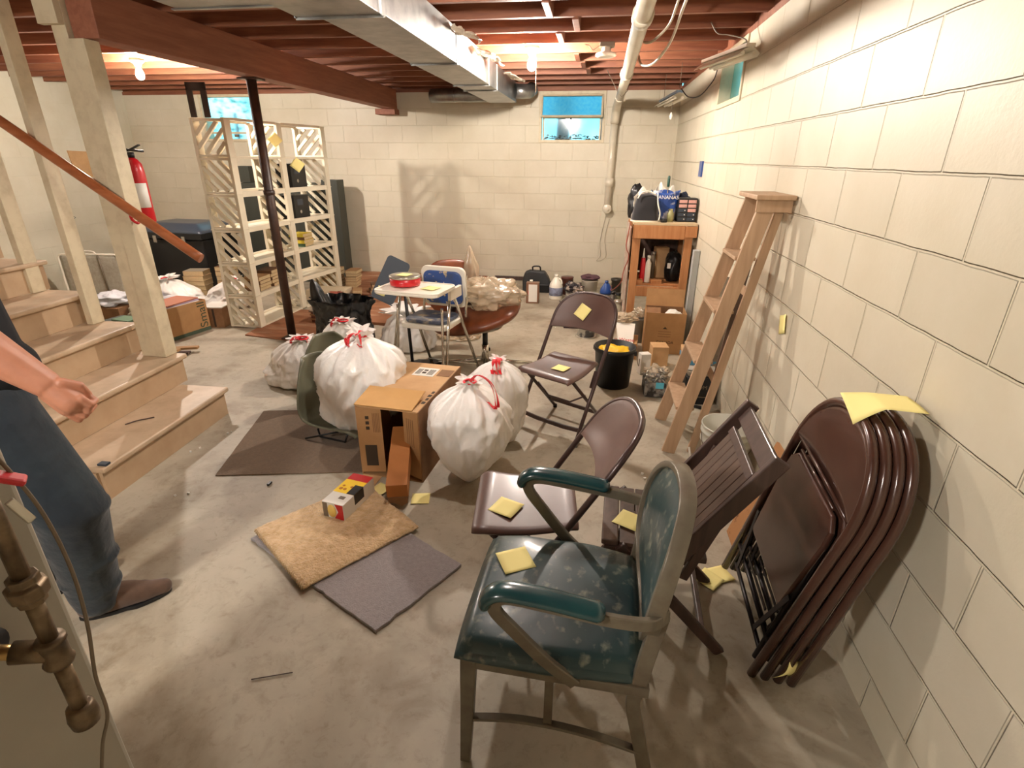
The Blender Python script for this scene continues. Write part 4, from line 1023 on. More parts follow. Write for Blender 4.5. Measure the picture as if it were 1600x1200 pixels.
je = [(pel+RT*0.06, hipR+Vector((0, 0, -0.08)), 0.125, 0.118), (pel-RT*0.06, hipL+Vector((0, 0, -0.08)), 0.125, 0.118),
      (hipR+Vector((0, 0, -0.05)), kneeR, 0.130, 0.108), (kneeR, ankR+Vector((0, 0, 0.02)), 0.106, 0.082), (ankR+Vector((0.0, 0, 0.04)), ankR+Vector((0, 0, -0.015)), 0.082, 0.076),
      (hipL+Vector((0, 0, -0.05)), kneeL, 0.112, 0.084), (kneeL, ankL+Vector((0, 0, 0.02)), 0.080, 0.066), (ankL+Vector((0, 0, 0.04)), ankL+Vector((0, 0, -0.015)), 0.066, 0.062)]
fold = []
for i, (f_, r_, dx) in enumerate(((0.05, 0.107, 0.012), (0.36, 0.101, -0.010), (0.60, 0.094, 0.012), (0.78, 0.091, -0.008), (0.93, 0.088, 0.006))):
    p = kneeR.lerp(ankR, f_); fold.append((p+F*dx+RT*dx*0.5+Vector((0, 0, 0.01)), r_, r_*0.95, 0.030, FA))
    p = kneeL.lerp(ankL, f_); fold.append((p+F*dx, r_*0.84, r_*0.8, 0.026, FA))
jo = remesh(capsules(je, fold+[(pel+Vector((0, 0, -0.05)), 0.14, 0.185, 0.12, FA)]).build('jeans', M['denim'], t), 0.009, 9)
def shoe(ank, fa, name='shoe'):
    Fd = Vector((math.cos(fa), math.sin(fa), 0))
    o = remesh(capsules([(ank-Fd*0.045+Vector((0, 0, -0.058)), ank+Fd*0.12+Vector((0, 0, -0.060)), 0.040, 0.042), (ank+Vector((0, 0, -0.02)), ank+Fd*0.09+Vector((0, 0, -0.050)), 0.046, 0.044), (ank+Fd*0.12+Vector((0, 0, -0.064)), ank+Fd*0.185+Vector((0, 0, -0.069)), 0.041, 0.031)]).build(name, M['shoe'], t), 0.006, 3)
    pts = [(-0.088+0.29*i/14, 0) for i in range(15)]
    out = []
    for i in range(32):
        a = 2*PI*i/32; c, s = math.cos(a), math.sin(a)
        out.append((0.062+0.148*c, 0.046*s*(1.05 if c > 0 else 0.85)))
    MB().prism(out, 0.0, 0.016, Matrix.Translation((ank.x, ank.y, 0)) @ Matrix.Rotation(fa, 4, 'Z')).build('shoe_sole', M['black'], t, bevel=0.004)
shoe(Vector((-1.725, 1.285, 0.10)), R(40))
shoe(Vector((-2.02, 1.33, 0.10)), R(50))
# ------------------------------------------------------------------ bin bags
def ribbon(mb, start, seed, n=3, L=0.09, w=0.017, droop=0.5, dirn=None):
    rr = random.Random(seed)
    for k in range(n):
        a = rr.uniform(0, 2*PI) if dirn is None else dirn+rr.uniform(-0.5, 0.5)
        d = Vector((math.cos(a), math.sin(a), 0)); s = Vector(start)
        pts = [s, s+d*L*0.35+Vector((0, 0, L*0.35)), s+d*L*0.8+Vector((rr.uniform(-.01, .01), rr.uniform(-.01, .01), L*0.15)), s+d*L+Vector((0, 0, -L*droop)), s+d*L*0.6+Vector((rr.uniform(-.02, .02), 0, -L*droop*0.8))]
        mb.flat(smooth_path(pts, 5), w, 0.0015, (0.2, 0.3, 1))
def bag(label, loc, rx, ry, h, seed, m='bag', rz=0.0, lean=(0, 0), prof=None, tie='red', tuft=0.05, wr=0.030, group=None, tipx=None, cr=1.0, ties=4, tL=0.09, tdir=None, name='bin_bag'):
    t = thing(name, label, 'bag', loc, rz, group)
    prof = prof or [(0.0, 0.0), (0.72, 0.015), (0.95, 0.12), (1.0, 0.35), (0.93, 0.60), (0.70, 0.82), (0.34, 0.95), (0.13, 1.0)]
    P = [Vector((max(0.0, q.x), 0, min(1.0, max(0.0, q.z)))) for q in smooth_path([(a, 0, b) for a, b in prof], 10)]; n = len(P)
    r0 = random.Random(seed); ph = [r0.uniform(0, 6.28) for _ in range(4)]; kk = r0.choice((11, 13, 9))
    def f(u, v):
        i = v*(n-1); p = P[min(n-1, int(round(i)))]
        a = 2*PI*u; c, s = math.cos(a), math.sin(a); vv = p.z
        q = Vector((c*1.3, s*1.3, vv*2.0+seed*3.1))
        d1 = noise.noise(q*1.1)
        d2 = (1-abs(noise.noise(q*2.3+Vector((5, 1, 2)))*2.2))
        d3 = (1-abs(noise.noise(Vector((c*3.5, s*3.5, vv*1.6+seed)))*2.0))
        top = max(0.0, (vv-0.55)/0.45)
        d4 = 1-abs(noise.noise(Vector((c*1.9, s*1.9, vv*2.6+seed*1.7)))*2.6)
        d5 = 1-abs(noise.noise(Vector((c*5.5+vv*3, s*5.5, vv*4.0+seed)))*2.4)
        d6 = noise.noise(Vector((c*2.6, s*2.6, vv*3.4+seed*5)))
        env = math.sin(PI*min(1.0, vv*1.05))**0.5 if vv < 0.95 else 0.3
        rr = p.x*(1+0.15*d1+wr*2.0*(d2-0.5)+cr*env*(0.095*max(0, d4)**2+0.040*max(0, d5)**2+0.09*d6))
        rr *= 1+top*(0.07*math.sin(kk*a+ph[0]+2*vv)+0.04*math.sin((kk+6)*a+ph[1]))
        k = vv
        x = rr*rx*c+lean[0]*k**1.5; y = rr*ry*s+lean[1]*k**1.5
        z = vv*h*(1+0.05*d1*math.sin(PI*vv))
        return (x, y, max(0.002, z))
    mb = MB().grid(f, 150, n, cu=True)
    mb.build('sack', M[m], t)
    nx, ny = lean; nr = P[-1].x
    if tuft:
        def g(u, v):
            a = 2*PI*u; rr = nr*rx*(1-0.3*math.sin(PI*min(1, v*1.6)))*(1+v*1.0)*(1+0.25*math.sin(kk*a+ph[2])*v)
            return (nx+rr*math.cos(a), ny+rr*math.sin(a), h+tuft*v*(1+0.3*math.sin(3*a+ph[3]))-0.004)
        MB().grid(g, 60, 8, cu=True).build('neck_ruffle', M[m], t)
    if tie:
        mb = MB()
        ring = [(nx+nr*rx*0.95*math.cos(2*PI*i/16), ny+nr*ry*0.95*math.sin(2*PI*i/16), h+0.012) for i in range(16)]
        mb.tube(ring, 0.006, 6, closed=True)
        ribbon(mb, (nx, ny-nr*ry, h+0.012), seed, ties, tL, dirn=tdir)
        mb.build('drawstring', M['bag_red'], t)
    return t
tall = [(0.0, 0.0), (0.13, 0.02), (0.50, 0.17), (0.86, 0.38), (1.0, 0.58), (0.92, 0.78), (0.55, 0.92), (0.16, 1.0)]
bag('large white tied bin bag sitting on the olive green shell chair', (-1.33, 2.74, 0.075), 0.245, 0.20, 0.545, 3, prof=[(0.0, 0.0), (0.45, 0.01), (0.80, 0.14), (1.0, 0.40), (1.02, 0.66), (0.86, 0.84), (0.46, 0.95), (0.15, 1.0)], lean=(0.03, 0.06), wr=0.06, ties=6, tL=0.075)
bag('white bin bag with pointed base and red cord, right of the open cardboard box', (-0.575, 2.36, 0.0), 0.195, 0.19, 0.55, 5, prof=tall, lean=(0.01, 0.03), wr=0.035, ties=2, tL=0.17, tdir=R(-35), tuft=0.03)
bag('white bin bag with red knot standing behind the pointed bag', (-0.495, 2.82, 0.0), 0.15, 0.15, 0.52, 7, prof=[(0.0, 0.0), (0.45, 0.01), (0.75, 0.12), (0.95, 0.35), (1.0, 0.62), (0.92, 0.80), (0.55, 0.94), (0.14, 1.0)], lean=(0.0, -0.02), wr=0.05, ties=3, tL=0.09, tdir=R(-70), tuft=0.03)
low = [(0.0, 0.0), (0.80, 0.01), (1.0, 0.14), (0.95, 0.40), (0.78, 0.70), (0.50, 0.92), (0.20, 1.0)]
bag('squat white bin bag with red cord on the floor left of the shell chair', (-2.15, 3.50, 0.0), 0.24, 0.20, 0.33, 9, prof=low, lean=(0.05, 0.02), ties=3, tL=0.06, tuft=0.02)
bag('white bin bag with red cord in front of the black bin liner', (-1.96, 3.98, 0.0), 0.23, 0.18, 0.34, 12, prof=low, lean=(-0.03, 0), ties=4, tL=0.08, tuft=0.02, tdir=R(190))
# slack grey and white bag, open, beside it
bag('slack grey-white plastic bag lying open left of the high chair', (-1.60, 4.40, 0.0), 0.22, 0.18, 0.30, 15, prof=[(0.0, 0.0), (0.9, 0.01), (1.0, 0.2), (0.9, 0.55), (0.65, 0.85), (0.45, 1.0)], tie=None, tuft=0.06, wr=0.07, m='bag')
bag('small clear crumpled plastic bag on the floor behind the high chair legs', (-1.22, 4.75, 0.0), 0.20, 0.12, 0.10, 16, m='clear', prof=low, tie=None, tuft=0.0, wr=0.08)
bag('black bin liner standing open by the steel post', (-2.20, 4.42, 0.0), 0.26, 0.17, 0.42, 18, m='bag_black', prof=[(0.0, 0.0), (0.85, 0.01), (1.0, 0.12), (0.95, 0.45), (0.98, 0.80), (1.08, 1.0)], tie=None, tuft=0.0, wr=0.05, cr=0.45)
def spike(u, v):
    a = 2*PI*u; k = 1-v
    rr = (0.085*k**0.6+0.010)*(1+0.2*math.sin(5*a))
    return (-2.37+rr*math.cos(a)-0.07*v, 4.40+rr*math.sin(a)*0.7, 0.28+0.30*v)
tmp = [o for o in bpy.data.objects if o.get('label', '').startswith('black bin liner')][0]
mb = MB().grid(lambda u, v: tuple(Vector(spike(u, v))-Vector((-2.20, 4.42, 0))), 24, 14, cu=True); mb.build('gathered_corner', M['bag_black'], tmp)
bag('white bin bag with upright red tie behind the printed box, further from the shelf', (-4.62, 5.35, 0.0), 0.30, 0.22, 0.30, 21, prof=low, lean=(-0.10, 0), ties=2, tL=0.06, tuft=0.04)
bag('white bin bag with upright red tie right beside the lattice shelf', (-4.08, 5.45, 0.0), 0.24, 0.20, 0.30, 22, prof=low, lean=(0.10, 0), ties=2, tL=0.07, tuft=0.04)
# ------------------------------------------------------------------ mats
def mat_poly(name, label, pts, z, th, m, jag=0.004, seed=1, cat='rug'):
    rr = random.Random(seed); out = []
    for i in range(len(pts)):
        a = Vector(pts[i]); b = Vector(pts[(i+1) % len(pts)]); n = max(2, int((b-a).length/0.03))
        for j in range(n):
            p = a.lerp(b, j/n); out.append((p.x+rr.uniform(-jag, jag), p.y+rr.uniform(-jag, jag)))
    o = MB().prism(out, z, z+th).build(name, m, bevel=0.002)
    return tag(o, label, cat)
mat_poly('floor_mat', 'flat brown rectangular carpet mat beneath the shell chair', [(-1.93, 2.19), (-2.126, 2.965), (-1.37, 3.12), (-1.12, 2.36)], 0.0005, 0.006, M['mat_brown'], 0.001, 2)
mat_poly('carpet_piece', 'grey-mauve carpet piece poking out beneath the tan shag piece', [(-0.687, 1.341), (-0.466, 1.721), (-0.90, 1.98), (-1.20, 2.10), (-1.43, 1.74), (-0.995, 1.505)], 0.0005, 0.014, M['mat_grey'], 0.004, 3)
t = thing('shag_carpet_piece', 'tan shag carpet piece with bound edges lying on the grey piece', 'rug', (0, 0, 0))
def shag(u, v):
    A, B, C, D = Vector((-1.435, 1.782, 0)), Vector((-1.041, 1.482, 0)), Vector((-0.71, 1.919, 0)), Vector((-1.10, 2.225, 0))
    p = A.lerp(B, u).lerp(D.lerp(C, u), v)
    z = 0.027+0.004*noise.noise(Vector((p.x*60, p.y*60, 0)))+0.003*noise.noise(Vector((p.x*25, p.y*25, 3)))
    e = min(u, 1-u, v, 1-v)
    if e < 0.02: z -= 0.008
    return (p.x, p.y, z)
MB().grid(shag, 90, 90).build('pile', M['mat_tan'], t, solid=0.010, off=-1)
e = MB(); A, B = Vector((-1.435, 1.782, 0.022)), Vector((-1.041, 1.482, 0.022)); n = 34
for i in range(n):
    p = A.lerp(B, (i+0.5)/n); d = (B-A).normalized(); q = Vector((-d.y, d.x, 0))
    e.tube([p-q*0.006+d*0.003, p-d*0.002+Vector((0, 0, 0.009)), p+q*0.010-d*0.003], 0.0035, 6)
e.build('stitched_edge', mat('binding_thread', S(188, 160, 120), 0.9), t)
# ------------------------------------------------------------------ open cardboard box with narrow box
t = thing('open_cardboard_box', 'open cardboard box with its flap folded back and a white label on top', 'box', (-0.985, 2.32, 0), R(-5))
w, dp, hh, th = 0.35, 0.66, 0.412, 0.006
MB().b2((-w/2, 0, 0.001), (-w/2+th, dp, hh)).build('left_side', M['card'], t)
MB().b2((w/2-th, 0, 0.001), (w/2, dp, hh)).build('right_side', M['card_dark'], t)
MB().b2((-w/2+th, 0, 0.001), (w/2-th, dp, th)).build('underside', M['card'], t)
MB().b2((-w/2+th, 0, hh-th), (w/2-th, dp, hh)).build('top_side', M['card_pale'], t)
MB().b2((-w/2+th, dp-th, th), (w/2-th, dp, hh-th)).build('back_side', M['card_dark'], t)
T = Matrix.Translation((0, 0.0, hh+0.002)) @ Matrix.Rotation(R(9), 4, 'X')
MB().b2((-w/2-0.004, 0.0, 0), (w/2-0.035, 0.185, 0.005), T).build('top_flap', mat('flap_board', S(204, 158, 96), 0.75, col2=S(196, 150, 90), nscale=5), t)
T = Matrix.Translation((-w/2+0.004, -0.002, 0)) @ Matrix.Rotation(R(14), 4, 'Z')
fl = MB().b2((0, -0.004, 0.02), (0.128, 0.001, hh-0.008), T).build('left_flap', M['card'], t)
MB().b2((0.030, -0.0055, 0.06), (0.092, -0.0045, 0.185), T).build('printed_panel', M['print'], fl)
for (zz, ww) in ((0.345, 0.018), (0.315, 0.018), (0.285, 0.018)):
    MB().b2((0.045, -0.0055, zz-0.009), (0.045+ww, -0.0045, zz+0.009), T).build('printed_mark', M['print'], fl)
for i in range(5):
    MB().b2((0.082+i*0.008, -0.0055, 0.26), (0.085+i*0.008, -0.0045, 0.37), T).build('printed_line', M['card_dark'], fl)
T = Matrix.Translation((w/2-0.006, -0.002, 0)) @ Matrix.Rotation(R(180-22), 4, 'Z')
fr = MB().b2((0, -0.003, 0.02), (0.105, 0.002, hh-0.008), T).build('right_flap', M['card'], t)
for i in range(4):
    MB().b2((0.035+i*0.014, 0.0025, 0.20), (0.039+i*0.014, 0.0035, 0.36), T).build('printed_line', M['card_dark'], fr)
MB().b2((-w/2+0.01, -0.13, 0.002), (-w/2+0.115, -0.004, 0.006)).build('bottom_flap', M['card_pale'], t)
lb = MB().b2((-0.06, dp-0.20, hh+0.0005), (0.07, dp-0.075, hh+0.002)).build('shipping_label', M['label_white'], t)
bl = MB()
for i in range(7): bl.b2((-0.05+i*0.0045, dp-0.18, hh+0.0022), (-0.048+i*0.0045, dp-0.10, hh+0.0028))
for i in range(7): bl.b2((0.022+i*0.0055, dp-0.18, hh+0.0022), (0.0245+i*0.0055, dp-0.10, hh+0.0028))
bl.b2((-0.012, dp-0.165, hh+0.0022), (0.012, dp-0.140, hh+0.0028)); bl.b2((-0.012, dp-0.125, hh+0.0022), (0.012, dp-0.105, hh+0.0028))
bl.build('label_print', M['print'], lb)
MB().b2((0.085, dp-0.18, hh+0.0005), (0.165, dp-0.08, hh+0.002)).build('tape_patch', M['card_dark'], t)
for i in range(4):
    MB().b2((w/2-0.030+0.005*(i % 2), 0.10+0.045*i, hh+0.0005), (w/2-0.010, 0.128+0.045*i, hh+0.0015)).build('printed_mark', M['print'], t)
t = thing('narrow_cardboard_box', 'narrow orange-brown cardboard box jutting from the open box mouth', 'box', (0, 0, 0))
T = Matrix.Translation((-0.868, 2.085, 0.055)) @ Matrix.Rotation(R(14), 4, 'Z') @ Matrix.Rotation(R(15), 4, 'X')
MB().b2((-0.050, 0, 0), (0.052, 0.42, 0.085), T).build('carton', mat('orange_board', S(186, 120, 62), 0.7, col2=S(176, 112, 56), nscale=8), t, bevel=0.002)
T2 = T @ Matrix.Translation((0, -0.001, 0)) @ Matrix.Rotation(R(-18), 4, 'X')
MB().add([(-0.048, 0, 0), (0.050, 0, 0), (0.046, -0.006, -0.03), (0.02, -0.012, -0.042), (-0.02, -0.008, -0.024), (-0.044, -0.006, -0.026)], [(0, 1, 2, 3, 4, 5)], False, T2).build('torn_flap', M['card_dark'], t, solid=0.003)
# ------------------------------------------------------------------ snack carton on the shag piece
t = thing('snack_box', 'white, yellow and red product carton lying on the tan shag carpet', 'box', (-1.112, 1.905, 0.031), R(-11))
MB().b2((-0.058, 0, 0), (0.058, 0.25, 0.088)).build('carton', M['label_white'], t, bevel=0.002)
MB().b2((-0.0575, 0.085, 0.0882), (0.0575, 0.195, 0.0892)).build('yellow_panel', mat('yellow_print', S(248, 206, 30), 0.5), t)
MB().b2((-0.0575, 0.195, 0.0882), (0.0575, 0.2495, 0.0892)).build('red_panel', M['red'], t)
MB().prism([(0.0, 0.0), (0.055, 0.0), (0.055, 0.085), (0.012, 0.085), (0.028, 0.045)], -0.0012, -0.0004, Matrix.Rotation(R(90), 4, 'X') @ Matrix.Translation((0, 0, 0.0016))).build('red_end_panel', M['red'], t)
MB().b2((-0.056, -0.0012, 0.004), (-0.030, -0.0004, 0.084)).build('grey_end_panel', M['wire'], t)
MB().lathe([(0, 0), (0.026, 0), (0.026, 0.0006), (0, 0.0006)], (0, 0, 0), 20, T=Matrix.Translation((-0.006, -0.0018, 0.045)) @ Matrix.Rotation(R(90), 4, 'X') @ Matrix.Diagonal((0.9, 1.35, 1, 1))).build('yellow_oval', mat('pale_yellow_print', S(240, 206, 110), 0.5), t)
MB().b2((0.016, 0.085, 0.0893), (0.0582, 0.16, 0.0903)).build('opening', M['black'], t)
MB().b2((0.0582, 0.085, 0.035), (0.0592, 0.16, 0.089)).build('opening_side', M['black'], t)
MB().b2((0.002, 0.04, 0.0882), (0.032, 0.062, 0.0888)).build('barcode', M['wire'], t)
for q in range(4): MB().lathe([(0, 0), (0.010-0.001*q, 0), (0.010-0.001*q, 0.0008), (0, 0.0008)], (-0.035+0.022*(q % 3), 0.115+0.025*(q // 2), 0.0893), 10).build('printed_figure', mat('orange_print', S(206, 130, 30), 0.5), t)

# ------------------------------------------------------------------ music stand
t = thing('music_stand', 'navy metal music stand with tilted desk and black flat base', 'stand', (-1.42, 3.98, 0))
MB().tube([(0, 0, 0.01), (-0.03, 0.02, 0.62)], 0.013, 12).build('pole', M['black'], t)
mb = MB(); mb.prism([(-0.16, -0.09), (0.02, -0.14), (0.30, 0.13), (0.02, 0.10)], 0.0, 0.014); mb.build('base', M['black'], t, bevel=0.003)
c = Vector((-0.17, 0.10, 0.675))
T = Matrix.Translation(c) @ Matrix.Rotation(R(8), 4, 'Z') @ Matrix.Rotation(R(26), 4, 'Y') @ Matrix.Rotation(R(72), 4, 'X')
MB().prism(rrect(0.19, 0.36, 0.03), -0.004, 0.004, T).build('desk', M['navy'], t)
MB().b2((-0.095, -0.184, 0.0), (0.095, -0.176, 0.045), T).build('ledge', M['navy'], t, bevel=0.002)
MB().tube([(-0.03, 0.02, 0.615), T @ Vector((0, 0, -0.01))], 0.009, 10).build('tilt_arm', M['black'], t)
o = note('yellow note stuck on the navy music stand desk', None, 0.07, 0, mtx=Matrix.Translation((-1.42, 3.98, 0)) @ T @ Matrix.Translation((-0.03, -0.11, 0.006)) @ Matrix.Rotation(R(5), 4, 'Z'))
# ------------------------------------------------------------------ high chair
t = thing('high_chair', 'white and chrome high chair with blue patterned seat pads and tray', 'high chair', (-1.10, 3.56, 0), R(-10))
ch = M['chrome']
blue_pat = mat('blue_patterned_vinyl', S(50, 84, 150), 0.4, col2=S(226, 206, 160), nscale=16, lo=0.60, hi=0.62, coat=0.3, col3=S(64, 76, 96), n3=6)
blue_worn = mat('worn_blue_vinyl', S(58, 66, 84), 0.45, col2=S(80, 90, 108), nscale=9, coat=0.2, col3=S(200, 180, 140), n3=14)
for sx in (-1, 1):
    MB().tube([(sx*0.215, -0.30, 0.008), (sx*0.195, -0.16, 0.50), (sx*0.185, -0.10, 0.72)], 0.0105, 12).build('front_leg', ch, t)
    MB().tube([(sx*0.205, 0.37, 0.008), (sx*0.190, 0.14, 0.42), (sx*0.185, -0.02, 0.70)], 0.0105, 12).build('rear_leg', ch, t)
    MB().tube(smooth_path([(sx*0.17, 0.20, 0.50), (sx*0.17, 0.22, 0.62), (sx*0.16, 0.25, 0.80)]), 0.009, 10).build('back_post', ch, t)
MB().tube(smooth_path([(-0.165, -0.18, 0.66), (-0.170, -0.20, 0.42), (-0.175, -0.23, 0.25), (-0.14, -0.245, 0.205), (0.14, -0.245, 0.205), (0.175, -0.23, 0.25), (0.170, -0.20, 0.42), (0.165, -0.18, 0.66)], 6), 0.0095, 10).build('footrest_loop', ch, t)
MB().tube([(-0.206, 0.30, 0.10), (0.206, 0.30, 0.10)], 0.008, 10).build('rear_bar', ch, t)
MB().prism(rrect(0.36, 0.32, 0.05), 0.49, 0.525).build('seat_shell', M['white_plastic'], t, bevel=0.008)
MB().prism(rrect(0.32, 0.28, 0.06), 0.526, 0.552).build('seat_pad', blue_worn, t, bevel=0.010, seg=3)
T = Matrix.Translation((0, 0.20, 0.71)) @ Matrix.Rotation(R(97), 4, 'X')
MB().prism(rrect(0.35, 0.30, 0.05), -0.035, -0.008, T).build('back_shell', M['white_plastic'], t, bevel=0.006)
MB().prism(rrect(0.30, 0.245, 0.05), -0.007, 0.014, T).build('back_pad', blue_pat, t, bevel=0.006)
tr = MB().prism(rrect(0.455, 0.33, 0.05), 0.775, 0.795, Matrix.Translation((0, -0.22, 0))).build('tray', M['white_plastic'], t, bevel=0.006)
rim = [(x, y-0.22, 0.797) for x, y in rrect(0.445, 0.32, 0.045)]
MB().tube(rim, 0.006, 8, closed=True).build('tray_rim', M['white_plastic'], tr)
for sx in (-1, 1):
    MB().b2((sx*0.195-0.012, -0.12, 0.70), (sx*0.195+0.012, 0.06, 0.774)).build('tray_support', M['white_plastic'], t, bevel=0.004)
# red tin and notes on the tray
t = thing('round_tin', 'round red tin with pale lid standing on the high chair tray', 'tin', (-1.225, 3.40, 0.804))
MB().lathe([(0.0, 0), (0.098, 0), (0.100, 0.004), (0.100, 0.046), (0, 0.046)], (0, 0, 0), 36).build('tin_body', M['red'], t)
MB().lathe([(0.101, 0.046), (0.103, 0.047), (0.103, 0.060), (0.098, 0.062), (0.0, 0.060)], (0, 0, 0), 36).build('lid', M['tin'], t)
note('yellow note lying on the red tin lid', (-1.225, 3.39, 0.869), 0.085, R(-15))
note('yellow note lying on the high chair tray', (-1.03, 3.33, 0.800), 0.10, R(-20))
# ------------------------------------------------------------------ lounge chair with pedestal and plastic on it
t = thing('lounge_chair', 'brown leather swivel chair on a chrome pedestal behind the high chair', 'chair', (-0.82, 4.05, 0))
MB().tube([(0, 0, 0.04), (0, 0, 0.19)], 0.030, 16).build('column', ch, t)
MB().tube([(0, 0, 0.18), (0, 0, 0.30)], 0.022, 14).build('piston', M['black'], t)
for k in range(4):
    a = R(8+90*k)
    lg = MB().tube([(0, 0, 0.055), (0.20*math.cos(a), 0.20*math.sin(a), 0.042), (0.385*math.cos(a), 0.385*math.sin(a), 0.030)], 0.016, 12, scale=[1.2, 1, 0.75]).build('base_leg', ch, t)
    MB().lathe([(0, 0), (0.022, 0), (0.022, 0.024), (0, 0.026)], (0.385*math.cos(a), 0.385*math.sin(a), 0), 12).build('glide', M['black'], lg)
def cush(u, v):
    a = 2*PI*u; ph = PI*v
    x = 0.36*math.copysign(abs(math.cos(a))**0.7, math.cos(a))*math.sin(ph)**0.5; y = 0.27*math.copysign(abs(math.sin(a))**0.7, math.sin(a))*math.sin(ph)**0.5
    z = -0.060*math.cos(ph)+0.02*(x/0.3)**2
    return (x, y, z)
T = Matrix.Translation((-0.07, 0.06, 0.385)) @ Matrix.Rotation(R(-13), 4, 'Y') @ Matrix.Rotation(R(6), 4, 'X')
MB().grid(cush, 48, 16, T, cu=True).build('seat_cushion', M['leather'], t)
MB().prism(rrect(0.40, 0.30, 0.08), -0.078, -0.066, T).build('seat_pan', M['tin'], t)
T = Matrix.Translation((-0.38, 0.42, 0.555)) @ Matrix.Rotation(R(30), 4, 'Z') @ Matrix.Rotation(R(80), 4, 'X') @ Matrix.Diagonal((0.62, 0.85, 0.7, 1))
MB().grid(cush, 48, 16, T, cu=True).build('back_cushion', M['leather'], t)
MB().tube(smooth_path([(-0.30, 0.10, 0.40), (-0.24, -0.02, 0.50), (-0.16, -0.06, 0.545), (-0.04, -0.03, 0.55)]), 0.028, 14, scale=None).build('armrest', M['black'], t)
def clearbag(name, label, c, s, seed, amp, nn=2.2):
    def f(u, v):
        a = 2*PI*u; ph = PI*v
        d = Vector((math.cos(a)*math.sin(ph), math.sin(a)*math.sin(ph), -math.cos(ph)))
        k = 1+amp*noise.noise(d*nn+Vector((seed, 0, 0)))+amp*0.6*(1-abs(noise.noise(d*4.5+Vector((0, seed, 0)))*2))
        return (d.x*s[0]*k, d.y*s[1]*k, max(-s[2]*0.9, d.z*s[2]*k))
    o = MB().grid(f, 72, 40, cu=True).build(name, M['clear'], loc=c, solid=0.0)
    return tag(o, label, 'plastic bag')
clearbag('clear_plastic_bag', 'clear crumpled plastic bag heaped on the brown chair seat', (-0.82, 4.15, 0.57), (0.23, 0.18, 0.105), 3, 0.45)
def tallbag(u, v):
    a = 2*PI*u; rr = (0.10*(1-v)**0.8+0.008)*(1+0.35*noise.noise(Vector((math.cos(a)*2, math.sin(a)*2, v*4))))
    return (rr*math.cos(a)-0.02*v, rr*math.sin(a)*0.6, 0.42*v)
o = MB().grid(tallbag, 48, 24, cu=True).build('upright_plastic_bag', M['clear'], loc=(-1.03, 4.55, 0.475))
tag(o, 'tall thin clear plastic bag standing up behind the high chair', 'plastic bag')

# ------------------------------------------------------------------ ladder
t = thing('step_ladder', 'wooden step ladder leaning closed against the right block wall', 'ladder', (0, 0, 0))
ld = M['ladder']
Fn, Ff = Vector((0.505, 2.84, 0.004)), Vector((0.505, 3.27, 0.004))
Tn, Tf = Vector((0.80, 2.80, 1.405)), Vector((0.80, 3.08, 1.405))
def rail(a, b, w, th, nm, m=ld):
    d = (b-a).normalized(); side = Vector((0, 1, 0))
    mb = MB(); mb.bar(a, b, th, w, up=d.cross(side)); return mb.build(nm, m, t, bevel=0.002)
rail(Fn, Tn, 0.074, 0.020, 'front_rail'); rail(Ff, Tf, 0.074, 0.020, 'front_rail')
Rn, Rf = Vector((0.635, 2.86, 0.004)), Vector((0.635, 3.24, 0.004))
Sn, Sf = Vector((0.865, 2.83, 1.37)), Vector((0.865, 3.04, 1.37))
rail(Rn, Sn, 0.042, 0.020, 'rear_rail'); rail(Rf, Sf, 0.042, 0.020, 'rear_rail')
for k, z in enumerate((0.285, 0.57, 0.855, 1.13)):
    f = z/1.405; a = Fn.lerp(Tn, f); b = Ff.lerp(Tf, f)
    st = MB().b2((a.x-0.048, a.y+0.012, z-0.009), (a.x+0.052, b.y-0.012, z+0.009)).build('step', ld, t, bevel=0.003)
    MB().tube([(a.x+0.0, a.y+0.01, z-0.025), (a.x, b.y-0.01, z-0.025)], 0.003, 6).build('tie_rod', M['wire'], st)
    if k == 0:
        MB().bar((a.x+0.03, a.y+0.02, z-0.01), (a.x+0.03, b.y-0.03, z-0.24), 0.016, 0.03, (1, 0, 0)).build('diagonal_brace', ld, t, bevel=0.002)
for z in (0.45, 0.95):
    f = z/1.37; a = Rn.lerp(Sn, f); b = Rf.lerp(Sf, f)
    MB().b2((a.x-0.010, a.y+0.01, z-0.02), (a.x+0.010, b.y-0.01, z+0.02)).build('rear_slat', ld, t, bevel=0.002)
MB().bar((0.675, 2.87, 0.15), (0.84, 3.06, 1.15), 0.012, 0.03, (1, 0, 0)).build('rear_brace', M['dark_wood_x'], t)
MB().b2((0.735, 2.765, 1.41), (0.912, 3.115, 1.432)).build('top_cap', ld, t, bevel=0.004)
MB().b2((0.745, 2.785, 1.355), (0.905, 2.797, 1.409)).build('cap_side', ld, t)

# ------------------------------------------------------------------ white bucket, stick, board
t = thing('white_bucket', 'empty white plastic bucket between the ladder and the wooden chair', 'bucket', (0.776, 2.705, 0))
MB().lathe([(0.0, 0.002), (0.105, 0.002), (0.108, 0.0), (0.125, 0.17), (0.128, 0.175), (0.134, 0.178), (0.134, 0.186), (0.128, 0.190), (0.130, 0.225), (0.137, 0.228), (0.138, 0.238), (0.131, 0.242), (0.133, 0.262), (0.139, 0.268), (0.136, 0.276), (0.130, 0.272), (0.104, 0.012), (0.0, 0.010)], (0, 0, 0), 40).build('pail', mat('white_bucket_plastic', S(214, 212, 198), 0.4), t)
MB().tube(smooth_path([(0.134, 0.0, 0.232), (0.12, -0.06, 0.16), (0.0, -0.145, 0.10), (-0.12, -0.06, 0.16), (-0.134, 0.0, 0.232)], 6), 0.002, 6).build('wire_handle', M['wire'], t)
